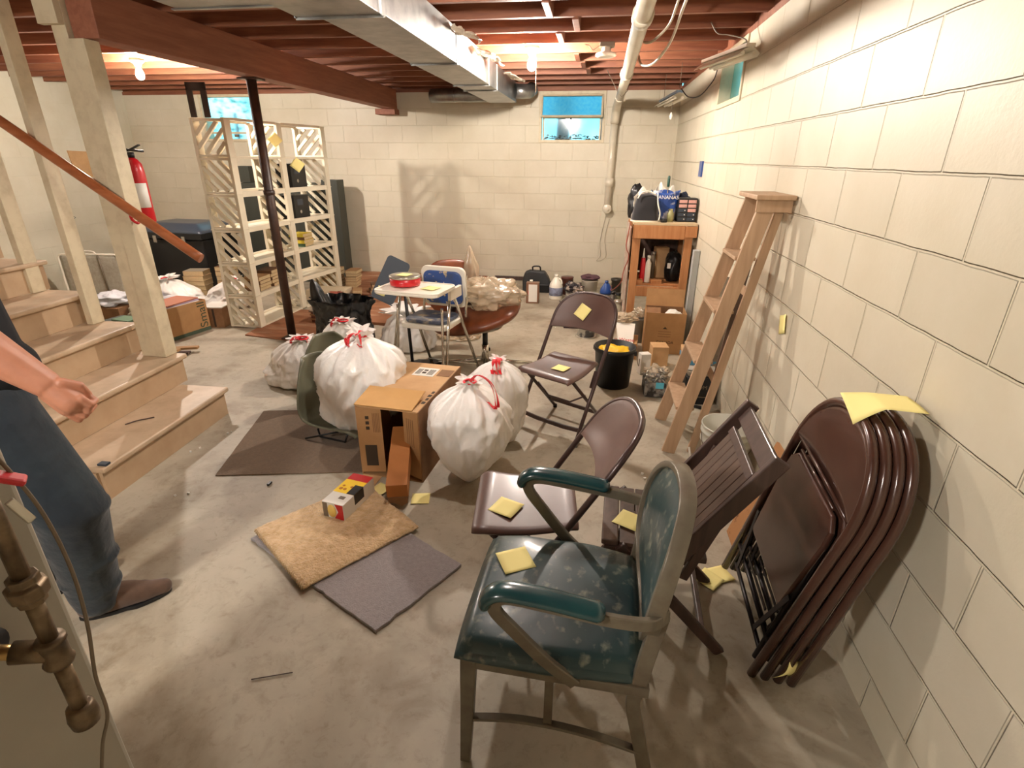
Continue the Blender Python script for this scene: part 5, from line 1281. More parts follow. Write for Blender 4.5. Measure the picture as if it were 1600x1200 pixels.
o = MB().tube([(0.615, 2.66, 0.007), (0.598, 2.74, 0.10)], 0.007, 8).build('paint_stick', M['porcelain']); tag(o, 'short white stick leaning beside the white bucket', 'stick')
T = Matrix.Translation((0.70, 2.05, 0.0)) @ Matrix.Rotation(R(15), 4, 'Y')
o = MB().b2((-0.012, -0.085, 0.003), (0.0, 0.085, 0.50), T).build('leaning_board', mat('rust_spotted_board', S(176, 124, 76), 0.6, col2=S(90, 50, 30), nscale=14, lo=0.62, hi=0.68)); tag(o, 'orange rust-spotted board leaning behind the stacked folded chairs', 'board')

# ------------------------------------------------------------------ work bench and what is on it
t = thing('work_bench', 'orange pine work bench with one middle shelf in the back right corner', 'bench', (0, 0, 0))
bn = M['bench']; bx0, bx1, by0, by1, bz = 0.345, 0.905, 5.15, 5.80, 1.035
for nm, x in (('front_leg', bx0+0.035), ('front_leg', bx1-0.065)):
    MB().b2((x-0.030, by0, 0), (x+0.040, by0+0.038, bz-0.02)).build(nm, bn, t, bevel=0.003)
for x in (bx0-0.01, bx1-0.055):
    MB().b2((x, by1-0.05, 0), (x+0.045, by1-0.01, bz-0.02)).build('rear_leg', bn, t, bevel=0.003)
MB().b2((bx0, by0-0.021, bz-0.125), (bx1-0.10, by0-0.001, bz-0.005)).build('front_apron', bn, t, bevel=0.006)
MB().b2((bx1-0.099, by0-0.026, bz-0.105), (bx1+0.004, by0-0.001, bz-0.008)).build('apron_end_block', bn, t, bevel=0.003)
MB().b2((bx0, by0-0.02, bz-0.004), (bx1, by1, bz+0.016)).build('bench_top', mat('stained_bench_top', S(200, 176, 140), 0.6), t)
MB().b2((bx0+0.02, by0+0.04, 0.47), (bx1-0.03, by1-0.05, 0.49)).build('shelf_board', bn, t)
MB().b2((bx0+0.075, by0+0.002, 0.375), (bx1-0.095, by0+0.034, 0.468)).build('shelf_apron', bn, t, bevel=0.003)
MB().b2((bx0-0.02, by0+0.04, 0.04), (bx0-0.01, by1, 1.0)).build('side_panel', mat('paint_stained_panel', S(200, 190, 172), 0.7, col2=S(150, 110, 90), nscale=9), t)
MB().b2((bx0+0.02, by1-0.012, 0.50), (bx1-0.03, by1-0.004, bz-0.03)).build('back_panel', M['dark_wood'], t)
zt = bz+0.017
def lump(name, label, cat, c, s, m, seed, amp=0.25, k=2.0, top=None, group=None):
    def f(u, v):
        a = 2*PI*u; ph = PI*v
        d = Vector((math.cos(a)*math.sin(ph)**0.6, math.sin(a)*math.sin(ph)**0.6, -math.cos(ph)))
        q = 1+amp*noise.noise(d*k+Vector((seed, 0, 0)))+amp*0.4*(1-abs(noise.noise(d*k*2.2+Vector((0, seed, 0)))*2))
        return (d.x*s[0]*q, d.y*s[1]*q, max(0.0, s[2]*(1+d.z*q)))
    o = MB().grid(f, 48, 28, cu=True).build(name, m, loc=c)
    return tag(o, label, cat, group)
t = thing('black_bag', 'black cloth bag with white handle cord at the front of the bench top', 'bag', (0.455, 5.27, zt))
def bb(u, v):
    a = 2*PI*u; rr = 1-0.28*v+0.10*noise.noise(Vector((math.cos(a)*1.5, math.sin(a)*1.5, v*2)))
    k = 1 if v < 0.85 else max(0.05, 1-((v-0.85)/0.15)**2)
    return (0.125*rr*math.copysign(abs(math.cos(a))**0.7, math.cos(a))*k, 0.085*rr*math.copysign(abs(math.sin(a))**0.7, math.sin(a))*k, 0.012+0.235*v)
MB().grid(bb, 48, 20, cu=True).build('pouch', M['black_matt'], t)
MB().prism([(0.135*math.cos(a), 0.092*math.sin(a)) for a in [2*PI*i/24 for i in range(24)]], 0.0, 0.012).build('white_tray', M['white_plastic'], t)
MB().tube(smooth_path([(-0.09, -0.07, 0.20), (-0.06, -0.075, 0.25), (0.0, -0.07, 0.262), (0.07, -0.07, 0.235)]), 0.006, 8).build('handle_cord', M['white_plastic'], t)
MB().tube(smooth_path([(0.08, -0.085, 0.25), (0.09, -0.095, 0.16), (0.115, -0.10, 0.08), (0.11, -0.10, 0.02)]), 0.006, 8).build('side_strap', M['white_plastic'], t)
lump('dark_pouch', 'dark pouch behind the black cloth bag at the left bench edge', 'bag', (0.375, 5.53, zt), (0.07, 0.09, 0.145), M['black'], 4)
t = thing('blue_grocery_bag', 'blue and white grocery bag standing open in the middle of the bench', 'bag', (0.63, 5.42, zt))
def gb(u, v):
    a = 2*PI*u; rr = 1+0.12*v+0.14*noise.noise(Vector((math.cos(a)*2, math.sin(a)*2, v*2)))
    return (0.115*rr*math.copysign(abs(math.cos(a))**0.6, math.cos(a)), 0.075*rr*math.copysign(abs(math.sin(a))**0.6, math.sin(a)), 0.002+0.25*v+0.012*math.sin(5*a)*v)
bgm = mat('blue_white_print_plastic', S(40, 76, 150), 0.4, col2=S(206, 206, 214), nscale=7, lo=0.5, hi=0.56, bump=0.5, bscale=20, bdist=0.01)
MB().grid(gb, 48, 18, cu=True).build('sack', bgm, t, solid=0.002)
text('lettering', 'BANANAS', 0.045, M['label_white'], t, (0.005, -0.100, 0.205), (R(82), 0, 0))
lump('navy_pouch', 'dark navy pouch behind the drawer organiser on the bench', 'bag', (0.79, 5.50, zt), (0.09, 0.08, 0.115), mat('navy_fabric', S(26, 34, 56), 0.8), 8)
for i, (x, y, w_, hz, lb) in enumerate(((0.42, 5.42, 0.08, 0.30, 'crumpled white paper sack at the left above the black bag'), (0.60, 5.58, 0.09, 0.33, 'peaked white paper in the middle of the bench clutter'), (0.70, 5.62, 0.07, 0.30, 'crumpled white paper right of the screwdriver on the bench'))):
    def pk(u, v, x=x, i=i, w_=w_, hz=hz):
        nn = noise.noise_vector(Vector((u*3, v*3, i*5)))
        return ((u-0.5)*w_*2+0.03*nn.x, (0.04*nn.y), max(0.001, hz*v*(1-0.7*abs(u-0.5))+0.02*nn.z))
    o = MB().grid(pk, 14, 14, smooth=False).build('crumpled_paper', mat('crumpled_white_paper', S(228, 222, 208), 0.7), loc=(x, y, zt), solid=0.002); tag(o, lb, 'paper', 'papers on the bench')
t = thing('screwdriver', 'green-handled screwdriver standing upright on the bench', 'screwdriver', (0.655, 5.50, zt))
MB().tube([(0, 0, 0.002), (0.0, 0, 0.30)], 0.004, 8).build('shaft', M['tin'], t)
MB().lathe([(0, 0.29), (0.012, 0.29), (0.013, 0.30), (0.013, 0.37), (0.009, 0.385), (0, 0.387)], (0, 0, 0), 12).build('handle', mat('dark_green_plastic', S(20, 64, 54), 0.35), t)
t = thing('drawer_organiser', 'small black parts organiser with pink and dark drawers at the bench right end', 'organiser', (0.818, 5.27, zt))
MB().b2((-0.082, 0.0, 0), (0.082, 0.12, 0.205)).build('case', M['black'], t, bevel=0.003)
pk_ = mat('pink_tinted_plastic', S(208, 160, 150), 0.3, coat=0.3)
for c_ in range(2):
    for r_ in range(5):
        x0 = -0.076+c_*0.080; z0 = 0.010+r_*0.038
        pnk = r_ >= 3 or (c_ == 1 and r_ == 2)
        d_ = MB().b2((x0, -0.006, z0), (x0+0.070, 0.0, z0+0.028)).build('drawer', pk_ if pnk else M['navy'], t, bevel=0.002)
        MB().lathe([(0, 0), (0.005, 0), (0.004, 0.006), (0, 0.007)], (0, 0, 0), 8, T=Matrix.Translation((x0+0.055, -0.006, z0+0.014)) @ Matrix.Rotation(R(90), 4, 'X')).build('knob', M['label_white'] if not pnk else pk_, d_)
t = thing('tape_roll', 'small black tape roll at the front edge of the bench top', 'tape roll', (0.615, 5.20, zt))
MB().lathe([(0.014, 0), (0.03, 0), (0.03, 0.03), (0.014, 0.03), (0.014, 0)], (0, 0, 0), 20).build('roll', M['black'], t)
t = thing('glue_pot', 'small pale pot inside the blue bag mouth on the bench', 'pot', (0.675, 5.27, zt))
MB().lathe([(0, 0), (0.03, 0), (0.032, 0.07), (0.02, 0.085), (0.02, 0.11), (0, 0.11)], (0, 0, 0), 16).build('pot', mat('olive_label_pot', S(150, 146, 100), 0.4), t)
# shelf contents
def bottle(name, label, cat, c, r, h, m, capm=None, neck=0.4, group=None, nozzle=False):
    t = thing(name, label, cat, c, 0, group)
    MB().lathe([(0, 0), (r, 0), (r*1.02, h*0.02), (r, h*0.72), (r*neck, h*0.84), (r*neck, h*0.9), (0, h*0.9)], (0, 0, 0), 20).build('container', m, t)
    if nozzle: MB().lathe([(r*0.5, h*0.9), (r*0.35, h), (0.004, h*1.25), (0, h*1.25)], (0, 0, 0), 14).build('nozzle', capm or M['white_plastic'], t)
    else: MB().lathe([(0, h*0.88), (r*neck*1.2, h*0.88), (r*neck*1.2, h), (0, h)], (0, 0, 0), 14).build('cap', capm or M['black'], t)
    return t
zs = 0.491
bottle('caulk_tube', 'red caulk tube with white nozzle on the bench middle shelf', 'tube', (0.475, 5.28, zs), 0.025, 0.25, M['red'], M['white_plastic'], 0.8, nozzle=True)
bottle('white_bottle', 'white squeeze bottle beside the red caulk tube on the bench shelf', 'bottle', (0.525, 5.26, zs), 0.026, 0.25, M['white_plastic'], M['white_plastic'], 0.5)
bottle('grey_tube', 'grey tube behind the white squeeze bottle on the bench shelf', 'tube', (0.575, 5.38, zs), 0.024, 0.27, M['wire'], M['tin'], 0.8)
o = MB().box((0.66, 5.50, zs+0.15), (0.13, 0.10, 0.30), rz=0.2).build('paper_packet', M['card_pale'], bevel=0.01); tag(o, 'pale brown paper packet standing at the back of the bench shelf', 'packet')
o = MB().b2((-0.05, -0.04, 0), (0.05, 0.04, 0.035)).build('wood_block', bn, loc=(0.60, 5.23, zs), rot=(0, 0, 0.2), bevel=0.002); tag(o, 'small orange wood block on the bench shelf edge', 'block')
o = MB().b2((-0.04, -0.04, 0), (0.04, 0.04, 0.03)).build('wood_block', bn, loc=(0.487, 5.225, zs-0.0), bevel=0.002); tag(o, 'small wood block just before the red caulk tube', 'block'); o.location = (0.44, 5.225, zs)
lump('black_tool_case', 'black lumpy case with a white label at the right of the bench shelf', 'case', (0.765, 5.36, zs), (0.075, 0.10, 0.135), M['black'], 6, 0.15)
o = MB().b2((-0.016, -0.002, -0.025), (0.016, 0.0, 0.025)).build('case_label', M['label_white'], loc=(0.715, 5.262, zs+0.16)); o.parent = [x for x in bpy.data.objects if x.name.startswith('black_tool_case')][0]; o.location = (0.715-0.765, 5.262-5.36, 0.16)
t = thing('paint_tin', 'open paint tin on the floor under the bench', 'tin', (0.55, 5.35, 0))
MB().lathe([(0, 0), (0.085, 0), (0.085, 0.19), (0.08, 0.19), (0.08, 0.17), (0, 0.17)], (0, 0, 0), 28).build('can', M['tin'], t); MB().lathe([(0.083, 0.185), (0.089, 0.187), (0.089, 0.195), (0.080, 0.195)], (0, 0, 0), 28).build('rim', M['tin'], t)
# cord beside the bench
o = MB().tube(smooth_path([(0.315, 5.12, 1.05), (0.295, 5.10, 0.85), (0.325, 5.10, 0.75), (0.29, 5.10, 0.62), (0.27, 5.12, 0.5), (0.22, 5.9, 0.25), (0.24, 6.4, 0.20)], 8), 0.005, 6).build('orange_cord', mat('red_brown_cord', S(140, 60, 40), 0.5)); tag(o, 'reddish power cord hanging at the left side of the bench', 'cord')

# ------------------------------------------------------------------ floor items near the bench
t = thing('large_cardboard_box', 'large opened cardboard carton standing before the bench right leg', 'box', (0.655, 4.60, 0), R(-2))
w, dp, hh = 0.33, 0.26, 0.365
MB().b2((-w/2, 0, 0.001), (w/2, 0.005, hh)).build('front_side', M['card'], t)
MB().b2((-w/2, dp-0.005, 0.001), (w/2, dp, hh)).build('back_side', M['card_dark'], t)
for sx in (-1, 1): MB().b2((sx*w/2-0.0025, 0.0055, 0.001), (sx*w/2+0.0025, dp-0.0055, hh)).build('side', M['card'], t)
T = Matrix.Translation((0, dp, hh)) @ Matrix.Rotation(R(-12), 4, 'X'); MB().b2((-w/2, 0, 0), (w/2, 0.005, 0.15), T).build('back_flap', M['card'], t)
T = Matrix.Translation((0, 0.0, hh)) @ Matrix.Rotation(R(-62), 4, 'X'); MB().b2((-w/2, 0, 0), (-0.05, 0.005, 0.07), T).build('front_flap', M['card_dark'], t)
MB().grid(lambda u, v: (-0.02+0.17*u, 0.03+0.10*v, hh-0.05+0.06*math.sin(PI*u)*(0.5+0.5*v)+0.02*noise.noise(Vector((u*5, v*5, 2)))), 16, 10, smooth=False).build('white_liner', M['label_white'], t, solid=0.003)
MB().prism([(-0.02, 0.225), (0.0, 0.245), (0.02, 0.225)], 0.0002, 0.001, Matrix.Rotation(R(90), 4, 'X')).build('printed_arrow', M['print'], t)
mb = MB()
for i in range(3): mb.b2((-0.055, -0.0012, 0.155+0.022*i), (0.055, -0.0002, 0.160+0.022*i))
mb.build('printed_lines', M['card_dark'], t)
text('lettering', 'CANADA', 0.035, M['print'], t, (0.01, -0.001, 0.105), (R(90), 0, 0))
t = thing('galvanised_can', 'grey galvanised can holding a clear plastic bag left of the large carton', 'can', (0.46, 4.93, 0))
MB().lathe([(0, 0), (0.062, 0), (0.075, 0.22), (0.079, 0.225), (0.075, 0.23), (0.06, 0.02), (0, 0.02)], (0, 0, 0), 28).build('can', mat('grey_zinc', S(140, 140, 134), 0.45, 0.5), t)
clearbag('clear_liner', 'clear plastic bunched in the mouth of the galvanised can', (0.46, 4.93, 0.275), (0.055, 0.055, 0.04), 9, 0.4)
t = thing('waste_carton', 'white-topped carton with red lettering behind the black bucket', 'box', (0.285, 4.42, 0), R(-6))
MB().b2((-0.12, 0.0, 0.001), (0.13, 0.26, 0.14)).build('carton', M['card'], t, bevel=0.002)
T = Matrix.Translation((0, 0.0, 0.14)) @ Matrix.Rotation(R(28), 4, 'X'); fp = MB().b2((-0.075, 0.0, 0), (0.095, 0.24, 0.004), T).build('white_flap', M['label_white'], t)
o = text('lettering', 'o Waste', 0.048, M['red'], t, (0.0, 0, 0), (0, 0, 0)); o.matrix_local = T @ Matrix.Translation((0.02, 0.035, 0.005))
T = Matrix.Translation((-0.12, 0.0, 0.14)) @ Matrix.Rotation(R(-70), 4, 'Y'); MB().b2((0, 0.01, 0), (0.13, 0.22, 0.004), T).build('left_flap', M['card_pale'], t)
clearbag('clear_wrap', 'crumpled clear wrap lying on the white-topped carton', (0.315, 4.70, 0.285), (0.085, 0.07, 0.035), 14, 0.5)
t = thing('black_bucket', 'black plastic bucket with a yellow bag inside', 'bucket', (0.205, 3.84, 0))
MB().lathe([(0.0, 0.002), (0.125, 0.0), (0.145, 0.27), (0.155, 0.275), (0.155, 0.305), (0.147, 0.305), (0.122, 0.01), (0, 0.01)], (0, 0, 0), 40).build('pail', M['black'], t)
for a in (R(160), R(-20)): MB().box((0.158*math.cos(a), 0.158*math.sin(a), 0.27), (0.02, 0.03, 0.03)).build('handle_lug', M['black'], t, bevel=0.004)
MB().tube(smooth_path([(0.165*math.cos(R(-20)), 0.165*math.sin(R(-20)), 0.27), (0.17, -0.12, 0.20), (0.06, -0.20, 0.18)][:2]+[(0.19, 0.03, 0.2)]), 0.003, 6).build('wire_handle', M['wire'], t)
lump('yellow_bag', 'crumpled yellow bag inside the black bucket', 'bag', (0.205, 3.84, 0.20), (0.115, 0.115, 0.045), M['yellow'], 5, 0.3)
# junk beside the bucket
t = thing('tool_basket', 'cluttered wire basket of small hardware beside the ladder feet', 'basket', (0.50, 3.72, 0))
MB().b2((-0.075, -0.10, 0.002), (0.075, 0.12, 0.11)).build('box', mat('mixed_dark_hardware', S(56, 52, 50), 0.5, 0.3, col2=S(150, 146, 138), nscale=16, lo=0.45, hi=0.6, bump=1.0, bscale=20, bdist=0.02), t, bevel=0.008)
MB().b2((0.0, -0.106, 0.075), (0.055, -0.101, 0.12)).build('blue_label', mat('cyan_label', S(90, 180, 200), 0.5), t)
rr = random.Random(4)
mb = MB()
for i in range(26):
    p = Vector((rr.uniform(-.07, .07), rr.uniform(-.09, .10), 0.115+rr.uniform(0, .05))); d = Vector((rr.uniform(-1, 1), rr.uniform(-1, 1), rr.uniform(-.4, .8))).normalized()*rr.uniform(.02, .06)
    mb.tube([p-d*0.6, p+d*0.6], rr.uniform(.003, .009), 6)
mb.build('loose_hardware', M['tin'], t)
clearbag('grey_plastic_wrap', 'grey crumpled plastic packaging heaped behind the hardware basket', (0.545, 3.95, 0.055), (0.075, 0.08, 0.055), 21, 0.5)
o = MB().box((0.455, 4.10, 0.085), (0.08, 0.07, 0.17), rz=0.3).build('white_carton', M['label_white'], bevel=0.003); tag(o, 'small white carton between the black bucket and the grey packaging', 'box')
o = MB().box((0.585, 4.30, 0.09), (0.13, 0.14, 0.18), rz=0.1).build('brown_carton', M['card_pale'], bevel=0.003); tag(o, 'plain small carton in front of the large opened carton', 'box')
t = thing('plastic_tub', 'black tub with a pale lidded box on it behind the ladder', 'tub', (0.79, 3.66, 0))
MB().prism(rrect(0.20, 0.22, 0.02), 0.002, 0.20).build('body', M['black'], t, bevel=0.004)
text('lettering', 'COM', 0.04, M['wire'], t, (0.0, -0.1115, 0.13), (R(90), 0, 0))
MB().tube([(-0.10, -0.115, 0.06), (0.10, -0.115, 0.06)], 0.004, 6).build('rib', M['wire'], t)
for k, (zz, m_, lb) in enumerate(((0.202, M['tin'], 'flat grey tray on the black tub behind the ladder'), (0.235, M['label_white'], 'pale flat box on the grey tray behind the ladder'), (0.268, mat('blue_flat_box', S(70, 130, 160), 0.5), 'blue flat box topmost of the pile behind the ladder'), (0.301, M['card_pale'], 'cream board lying over the blue flat box'))):
    o = MB().b2((-0.10, -0.12, 0), (0.10, 0.11, 0.030)).build('flat_box', m_, loc=(0.795-0.008*k, 3.70+0.02*k, zz), rot=(0, 0, 0.08*(-1)**k), bevel=0.002); tag(o, lb, 'box', 'pile behind the ladder')
o = MB().bar((0.84, 3.60, 0.10), (0.895, 3.72, 0.95), 0.02, 0.09, (1, 0, 0)).build('leaning_plank', mat('weathered_grey_wood', S(150, 136, 116), 0.8, col2=S(120, 108, 92), nscale=10)); tag(o, 'grey weathered plank leaning on the wall behind the ladder', 'plank'); o.location.z = -0.085
o = MB().tube([(0.66, 3.52, 0.012), (0.74, 3.50, 0.012), (0.80, 3.48, 0.012)], 0.011, 8).build('black_rod', M['black']); tag(o, 'short black rod on the floor before the black tub', 'rod')
o = MB().b2((0.865, 4.9, 0.0), (0.915, 4.98, 0.85)).build('narrow_board', mat('pale_blue_grey_board', S(170, 172, 168), 0.6)); tag(o, 'narrow pale grey board standing between the bench and the right wall', 'board')

# ------------------------------------------------------------------ containers along the back wall
t = thing('tool_suitcase', 'black hard case with top handle by the back wall', 'case', (-0.69, 6.78, 0))
def cs(u, v):
    a = 2*PI*u
    return 0
out = [(-0.175, 0.0), (0.175, 0.0), (0.175, 0.12), (0.15, 0.19), (0.10, 0.265), (-0.09, 0.275), (-0.15, 0.25), (-0.18, 0.15)]
MB().prism(out, -0.06, 0.06, Matrix.Rotation(R(90), 4, 'X')).build('shell', M['navy'] if False else mat('dark_grey_case', S(48, 50, 52), 0.5), t, bevel=0.022, seg=4)
MB().b2((-0.02, -0.072, 0.002), (0.165, -0.05, 0.11)).build('pocket', M['black'], t, bevel=0.01)
MB().tube(smooth_path([(-0.055, 0, 0.27), (-0.05, 0, 0.315), (0.03, 0, 0.318), (0.045, 0, 0.27)]), 0.010, 8).build('handle', M['black'], t)
t = thing('solvent_tin', 'rectangular solvent tin with white label and cap before the black case', 'tin', (-0.675, 6.20, 0))
MB().prism(rrect(0.15, 0.09, 0.012), 0.0, 0.245).build('can', mat('rust_brown_tin', S(140, 104, 82), 0.4, 0.3), t, bevel=0.003)
MB().b2((-0.045, -0.0475, 0.02), (0.055, -0.046, 0.225)).build('label', M['label_white'], t)
MB().b2((-0.052, -0.0475, 0.10), (-0.0455, -0.0465, 0.15)).build('red_band', M['red'], t)
MB().lathe([(0, 0.245), (0.018, 0.245), (0.018, 0.27), (0, 0.27)], (-0.02, 0, 0), 14).build('cap', M['white_plastic'], t)
t = thing('bleach_jug', 'white plastic jug with blue label by the back wall', 'jug', (-0.42, 6.45, 0))
MB().lathe([(0, 0), (0.078, 0), (0.082, 0.01), (0.082, 0.15), (0.075, 0.185), (0.045, 0.23), (0.022, 0.26), (0.020, 0.275), (0, 0.275)], (0, 0, 0), 28).build('body', M['white_plastic'], t)
MB().lathe([(0, 0.268), (0.024, 0.268), (0.024, 0.295), (0, 0.297)], (0, 0, 0), 14).build('cap', M['white_plastic'], t)
MB().lathe([(0.0828, 0.045), (0.0835, 0.046), (0.0835, 0.142), (0.0828, 0.143)], (0, 0, 0), 28).build('label', mat('blue_grey_label', S(150, 160, 184), 0.5, col2=S(90, 80, 96), nscale=12), t)
MB().tube(smooth_path([(0.03, -0.02, 0.25), (0.062, -0.045, 0.235), (0.075, -0.05, 0.19)]), 0.009, 8).build('handle', M['white_plastic'], t)
t = thing('coffee_can', 'reddish brown coffee can just behind the white jug', 'can', (-0.30, 6.72, 0))
MB().lathe([(0, 0), (0.075, 0), (0.075, 0.20), (0.078, 0.202), (0.078, 0.215), (0, 0.215)], (0, 0, 0), 24).build('can', mat('maroon_can', S(92, 52, 44), 0.4), t)
for i, (x, y, r_, h_, lb) in enumerate(((-0.20, 6.33, 0.095, 0.115, 'low paint can with pale lid at the left of the paint can row'), (0.0, 6.30, 0.092, 0.115, 'low paint can with smeared lid in the middle of the row'), (0.20, 6.22, 0.085, 0.13, 'paint can with beige label at the right of the row, blue jug on it'))):
    t = thing('paint_can', lb, 'paint can', (x, y, 0), 0.5*i, 'paint cans by the back wall')
    MB().lathe([(0, 0), (r_, 0), (r_, h_)], (0, 0, 0), 28).build('can', [M['tin'], M['tin'], mat('beige_label_can', S(176, 150, 104), 0.5, col2=S(60, 56, 60), nscale=7, lo=0.5, hi=0.55)][i], t)
    MB().lathe([(0, h_-0.004), (r_*0.9, h_-0.004), (r_*0.93, h_), (r_*1.03, h_), (r_*1.03, h_+0.006), (r_*0.93, h_+0.006), (r_*0.9, h_+0.002), (0, h_+0.002)], (0, 0, 0), 28).build('lid', mat('smeared_lid', S(188, 180, 166), 0.4, 0.4, col2=S(110, 96, 84), nscale=14), t)
lump('dirty_rag', 'dirty grey and black rag heap on the left paint can', 'rag', (-0.20, 6.33, 0.121), (0.085, 0.08, 0.045), mat('soiled_rag', S(48, 44, 48), 0.9, col2=S(176, 160, 146), nscale=10, lo=0.48, hi=0.55), 3, 0.6, 2.5)
t = thing('paint_pail', 'dented white pail with a maroon cloth on top on the paint cans', 'pail', (-0.02, 6.62, 0))
MB().lathe([(0, 0), (0.085, 0), (0.10, 0.20), (0.104, 0.204), (0.098, 0.21), (0.083, 0.02), (0, 0.02)], (0, 0, 0), 24).build('pail', mat('off_white_pail', S(196, 188, 170), 0.5), t)
lump('maroon_cloth', 'maroon cloth lying over the white pail', 'cloth', (-0.02, 6.62, 0.212), (0.10, 0.075, 0.028), mat('maroon_fabric', S(88, 60, 66), 0.9), 7, 0.3)
t = thing('blue_jug', 'small blue plastic jug standing on the beige paint can', 'jug', (0.175, 6.22, 0.138))
MB().lathe([(0, 0), (0.062, 0), (0.066, 0.02), (0.060, 0.06), (0.028, 0.115), (0.022, 0.125), (0, 0.125)], (0, 0, 0), 20, sx=1.1, sy=0.75).build('body', M['blue'], t)
MB().lathe([(0, 0.122), (0.021, 0.122), (0.020, 0.150), (0, 0.152)], (0, 0, 0), 14).build('cap', M['blue'], t)
t = thing('black_lantern', 'black camping lantern near the bench by the back wall', 'lantern', (0.30, 6.55, 0))
MB().lathe([(0, 0), (0.075, 0), (0.075, 0.06), (0.06, 0.08), (0.06, 0.22), (0.07, 0.23), (0.07, 0.25), (0, 0.26)], (0, 0, 0), 20).build('body', mat('dark_bronze', S(60, 54, 46), 0.4, 0.4), t)
cans = [(0.245, 5.98, 0.034, 0.22, mat('grey_spray', S(120, 116, 108), 0.35, 0.5), 'grey spray can with black cap behind the pale bottle'), (0.285, 5.52, 0.048, 0.24, mat('khaki_bottle', S(168, 158, 136), 0.4), 'khaki rounded bottle left of the bench leg'),
        (0.355, 5.05, 0.020, 0.24, M['white_plastic'], 'slim white tube standing against the bench front leg'), (0.20, 5.85, 0.033, 0.17, M['black'], 'small black spray can left of the khaki bottle'), (0.31, 6.05, 0.035, 0.19, mat('olive_can', S(110, 104, 70), 0.4), 'olive can beside the bench side panel')]
for (x, y, r_, h_, m_, lb) in cans[:1]+cans[1:2]+cans[3:]: bottle('spray_can', lb, 'can', (x, y, 0), r_, h_, m_, M['black'] if r_ < 0.04 else M['tin'], 0.7, 'cans left of the bench')
o = MB().lathe([(0, 0), (0.020, 0), (0.020, 0.22), (0.022, 0.222), (0.022, 0.24), (0, 0.24)], (0.325, 5.05, 0), 16).build('white_tube', M['white_plastic']); tag(o, 'slim white tube standing left of the bench front leg', 'tube')
t = thing('smeared_paint_can', 'silver paint can with grey drips on the open floor behind the mid-floor chair', 'paint can', (-0.02, 5.0, 0))
MB().lathe([(0, 0), (0.078, 0), (0.08, 0.004), (0.08, 0.175), (0.083, 0.178), (0.083, 0.186), (0.074, 0.186), (0.072, 0.18), (0, 0.18)], (0, 0, 0), 32).build('can', mat('drip_can', S(176, 172, 162), 0.35, 0.5, col2=S(80, 78, 80), nscale=6, lo=0.5, hi=0.56), t)
o = MB().tube([(-0.072, -0.04, 0.17), (-0.07, -0.045, 0.02)], 0.003, 6).build('paint_drip', M['white_plastic'], t)
MB().lathe([(0, 0), (0.10, 0), (0.102, 0.006), (0.095, 0.008), (0, 0.006)], (0.0, -0.0, 0), 28).build('lid_below', M['tin'], t)
o = MB().b2((-0.25, 5.22, 0.001), (-0.11, 5.42, 0.07)).build('maroon_box', mat('maroon_board', S(60, 34, 44), 0.6), bevel=0.004); tag(o, 'small dark maroon box on the floor behind the mid-floor chair', 'box')
o = MB().tube(smooth_path([(-0.36, 6.3, 0.008), (-0.30, 6.1, 0.008), (-0.22, 5.98, 0.008), (-0.12, 5.9, 0.008), (0.0, 5.95, 0.008)]), 0.007, 8).build('extension_cable', M['black']); tag(o, 'black cord on the floor before the paint cans', 'cord')
o = MB().b2((-1.35, 7.40, 0.0), (-0.9, 7.445, 0.05)).build('dark_strip', M['dark_wood']); tag(o, 'dark wood strip on the floor along the back wall', 'strip')

# ------------------------------------------------------------------ plywood sheets and boxes of books in the middle back
mat_poly('plywood_sheet', 'reddish plywood sheet on the floor under the shelf and post', [(-3.24, 4.46), (-2.45, 4.33), (-2.38, 5.00), (-3.04, 5.40), (-3.30, 5.42)], 0.0005, 0.012, M['ply'], 0.001, 5, 'plywood')
mat_poly('plywood_sheet', 'worn plywood sheet on the floor behind the black bin liner', [(-2.33, 5.02), (-1.62, 4.95), (-1.50, 5.30), (-1.60, 6.05), (-2.95, 6.05), (-2.98, 5.55)], 0.0005, 0.030, M['ply'], 0.001, 6, 'plywood')
mat_poly('plywood_sheet', 'reddish plywood sheet on the floor along the back wall', [(-3.30, 6.07), (-1.30, 6.07), (-1.45, 7.40), (-3.40, 7.40)], 0.0005, 0.05, M['ply'], 0.003, 7, 'plywood')
def book(loc, w, d, h, rz, cm, label, group):
    t = thing('book', label, 'book', loc, rz, group)
    MB().b2((-w/2+0.003, -d/2+0.002, 0.002), (w/2-0.004, d/2-0.004, h-0.002)).build('pages', M['paper'], t)
    mb = MB(); mb.b2((-w/2, -d/2, 0), (w/2, d/2, 0.002)); mb.b2((-w/2, -d/2, h-0.002), (w/2, d/2, h)); mb.b2((-w/2, -d/2, 0.002), (-w/2+0.003, d/2, h-0.002)); mb.build('cover', cm, t)
rb = random.Random(9); cv = [M['cover_tan'], M['cover_brown'], M['cover_red'], M['cover_green'], M['cover_tan'], M['cover_brown']]
def pile(x, y, z, n, w, d, hb, rz, where, sx=0.0, cms=None, group=None):
    ords = ['lowest', 'second from the bottom', 'third up', 'fourth up', 'fifth up', 'sixth up', 'seventh up', 'eighth up', 'ninth up']
    zz = z
    for i in range(n):
        h = hb*rb.uniform(0.9, 1.1); nm = 'topmost' if i == n-1 else ords[i]
        book((x+sx*i+rb.uniform(-.006, .006), y+rb.uniform(-.006, .006), zz), w*rb.uniform(0.93, 1.04), d, h, rz+rb.uniform(-.06, .06), (cms or cv)[i % len(cms or cv)], 'brown book, %s in the pile %s' % (nm, where), group)
        zz += h+0.0006
    return zz
tan_ = [M['cover_brown'], M['cover_tan']]
zb = 0.052
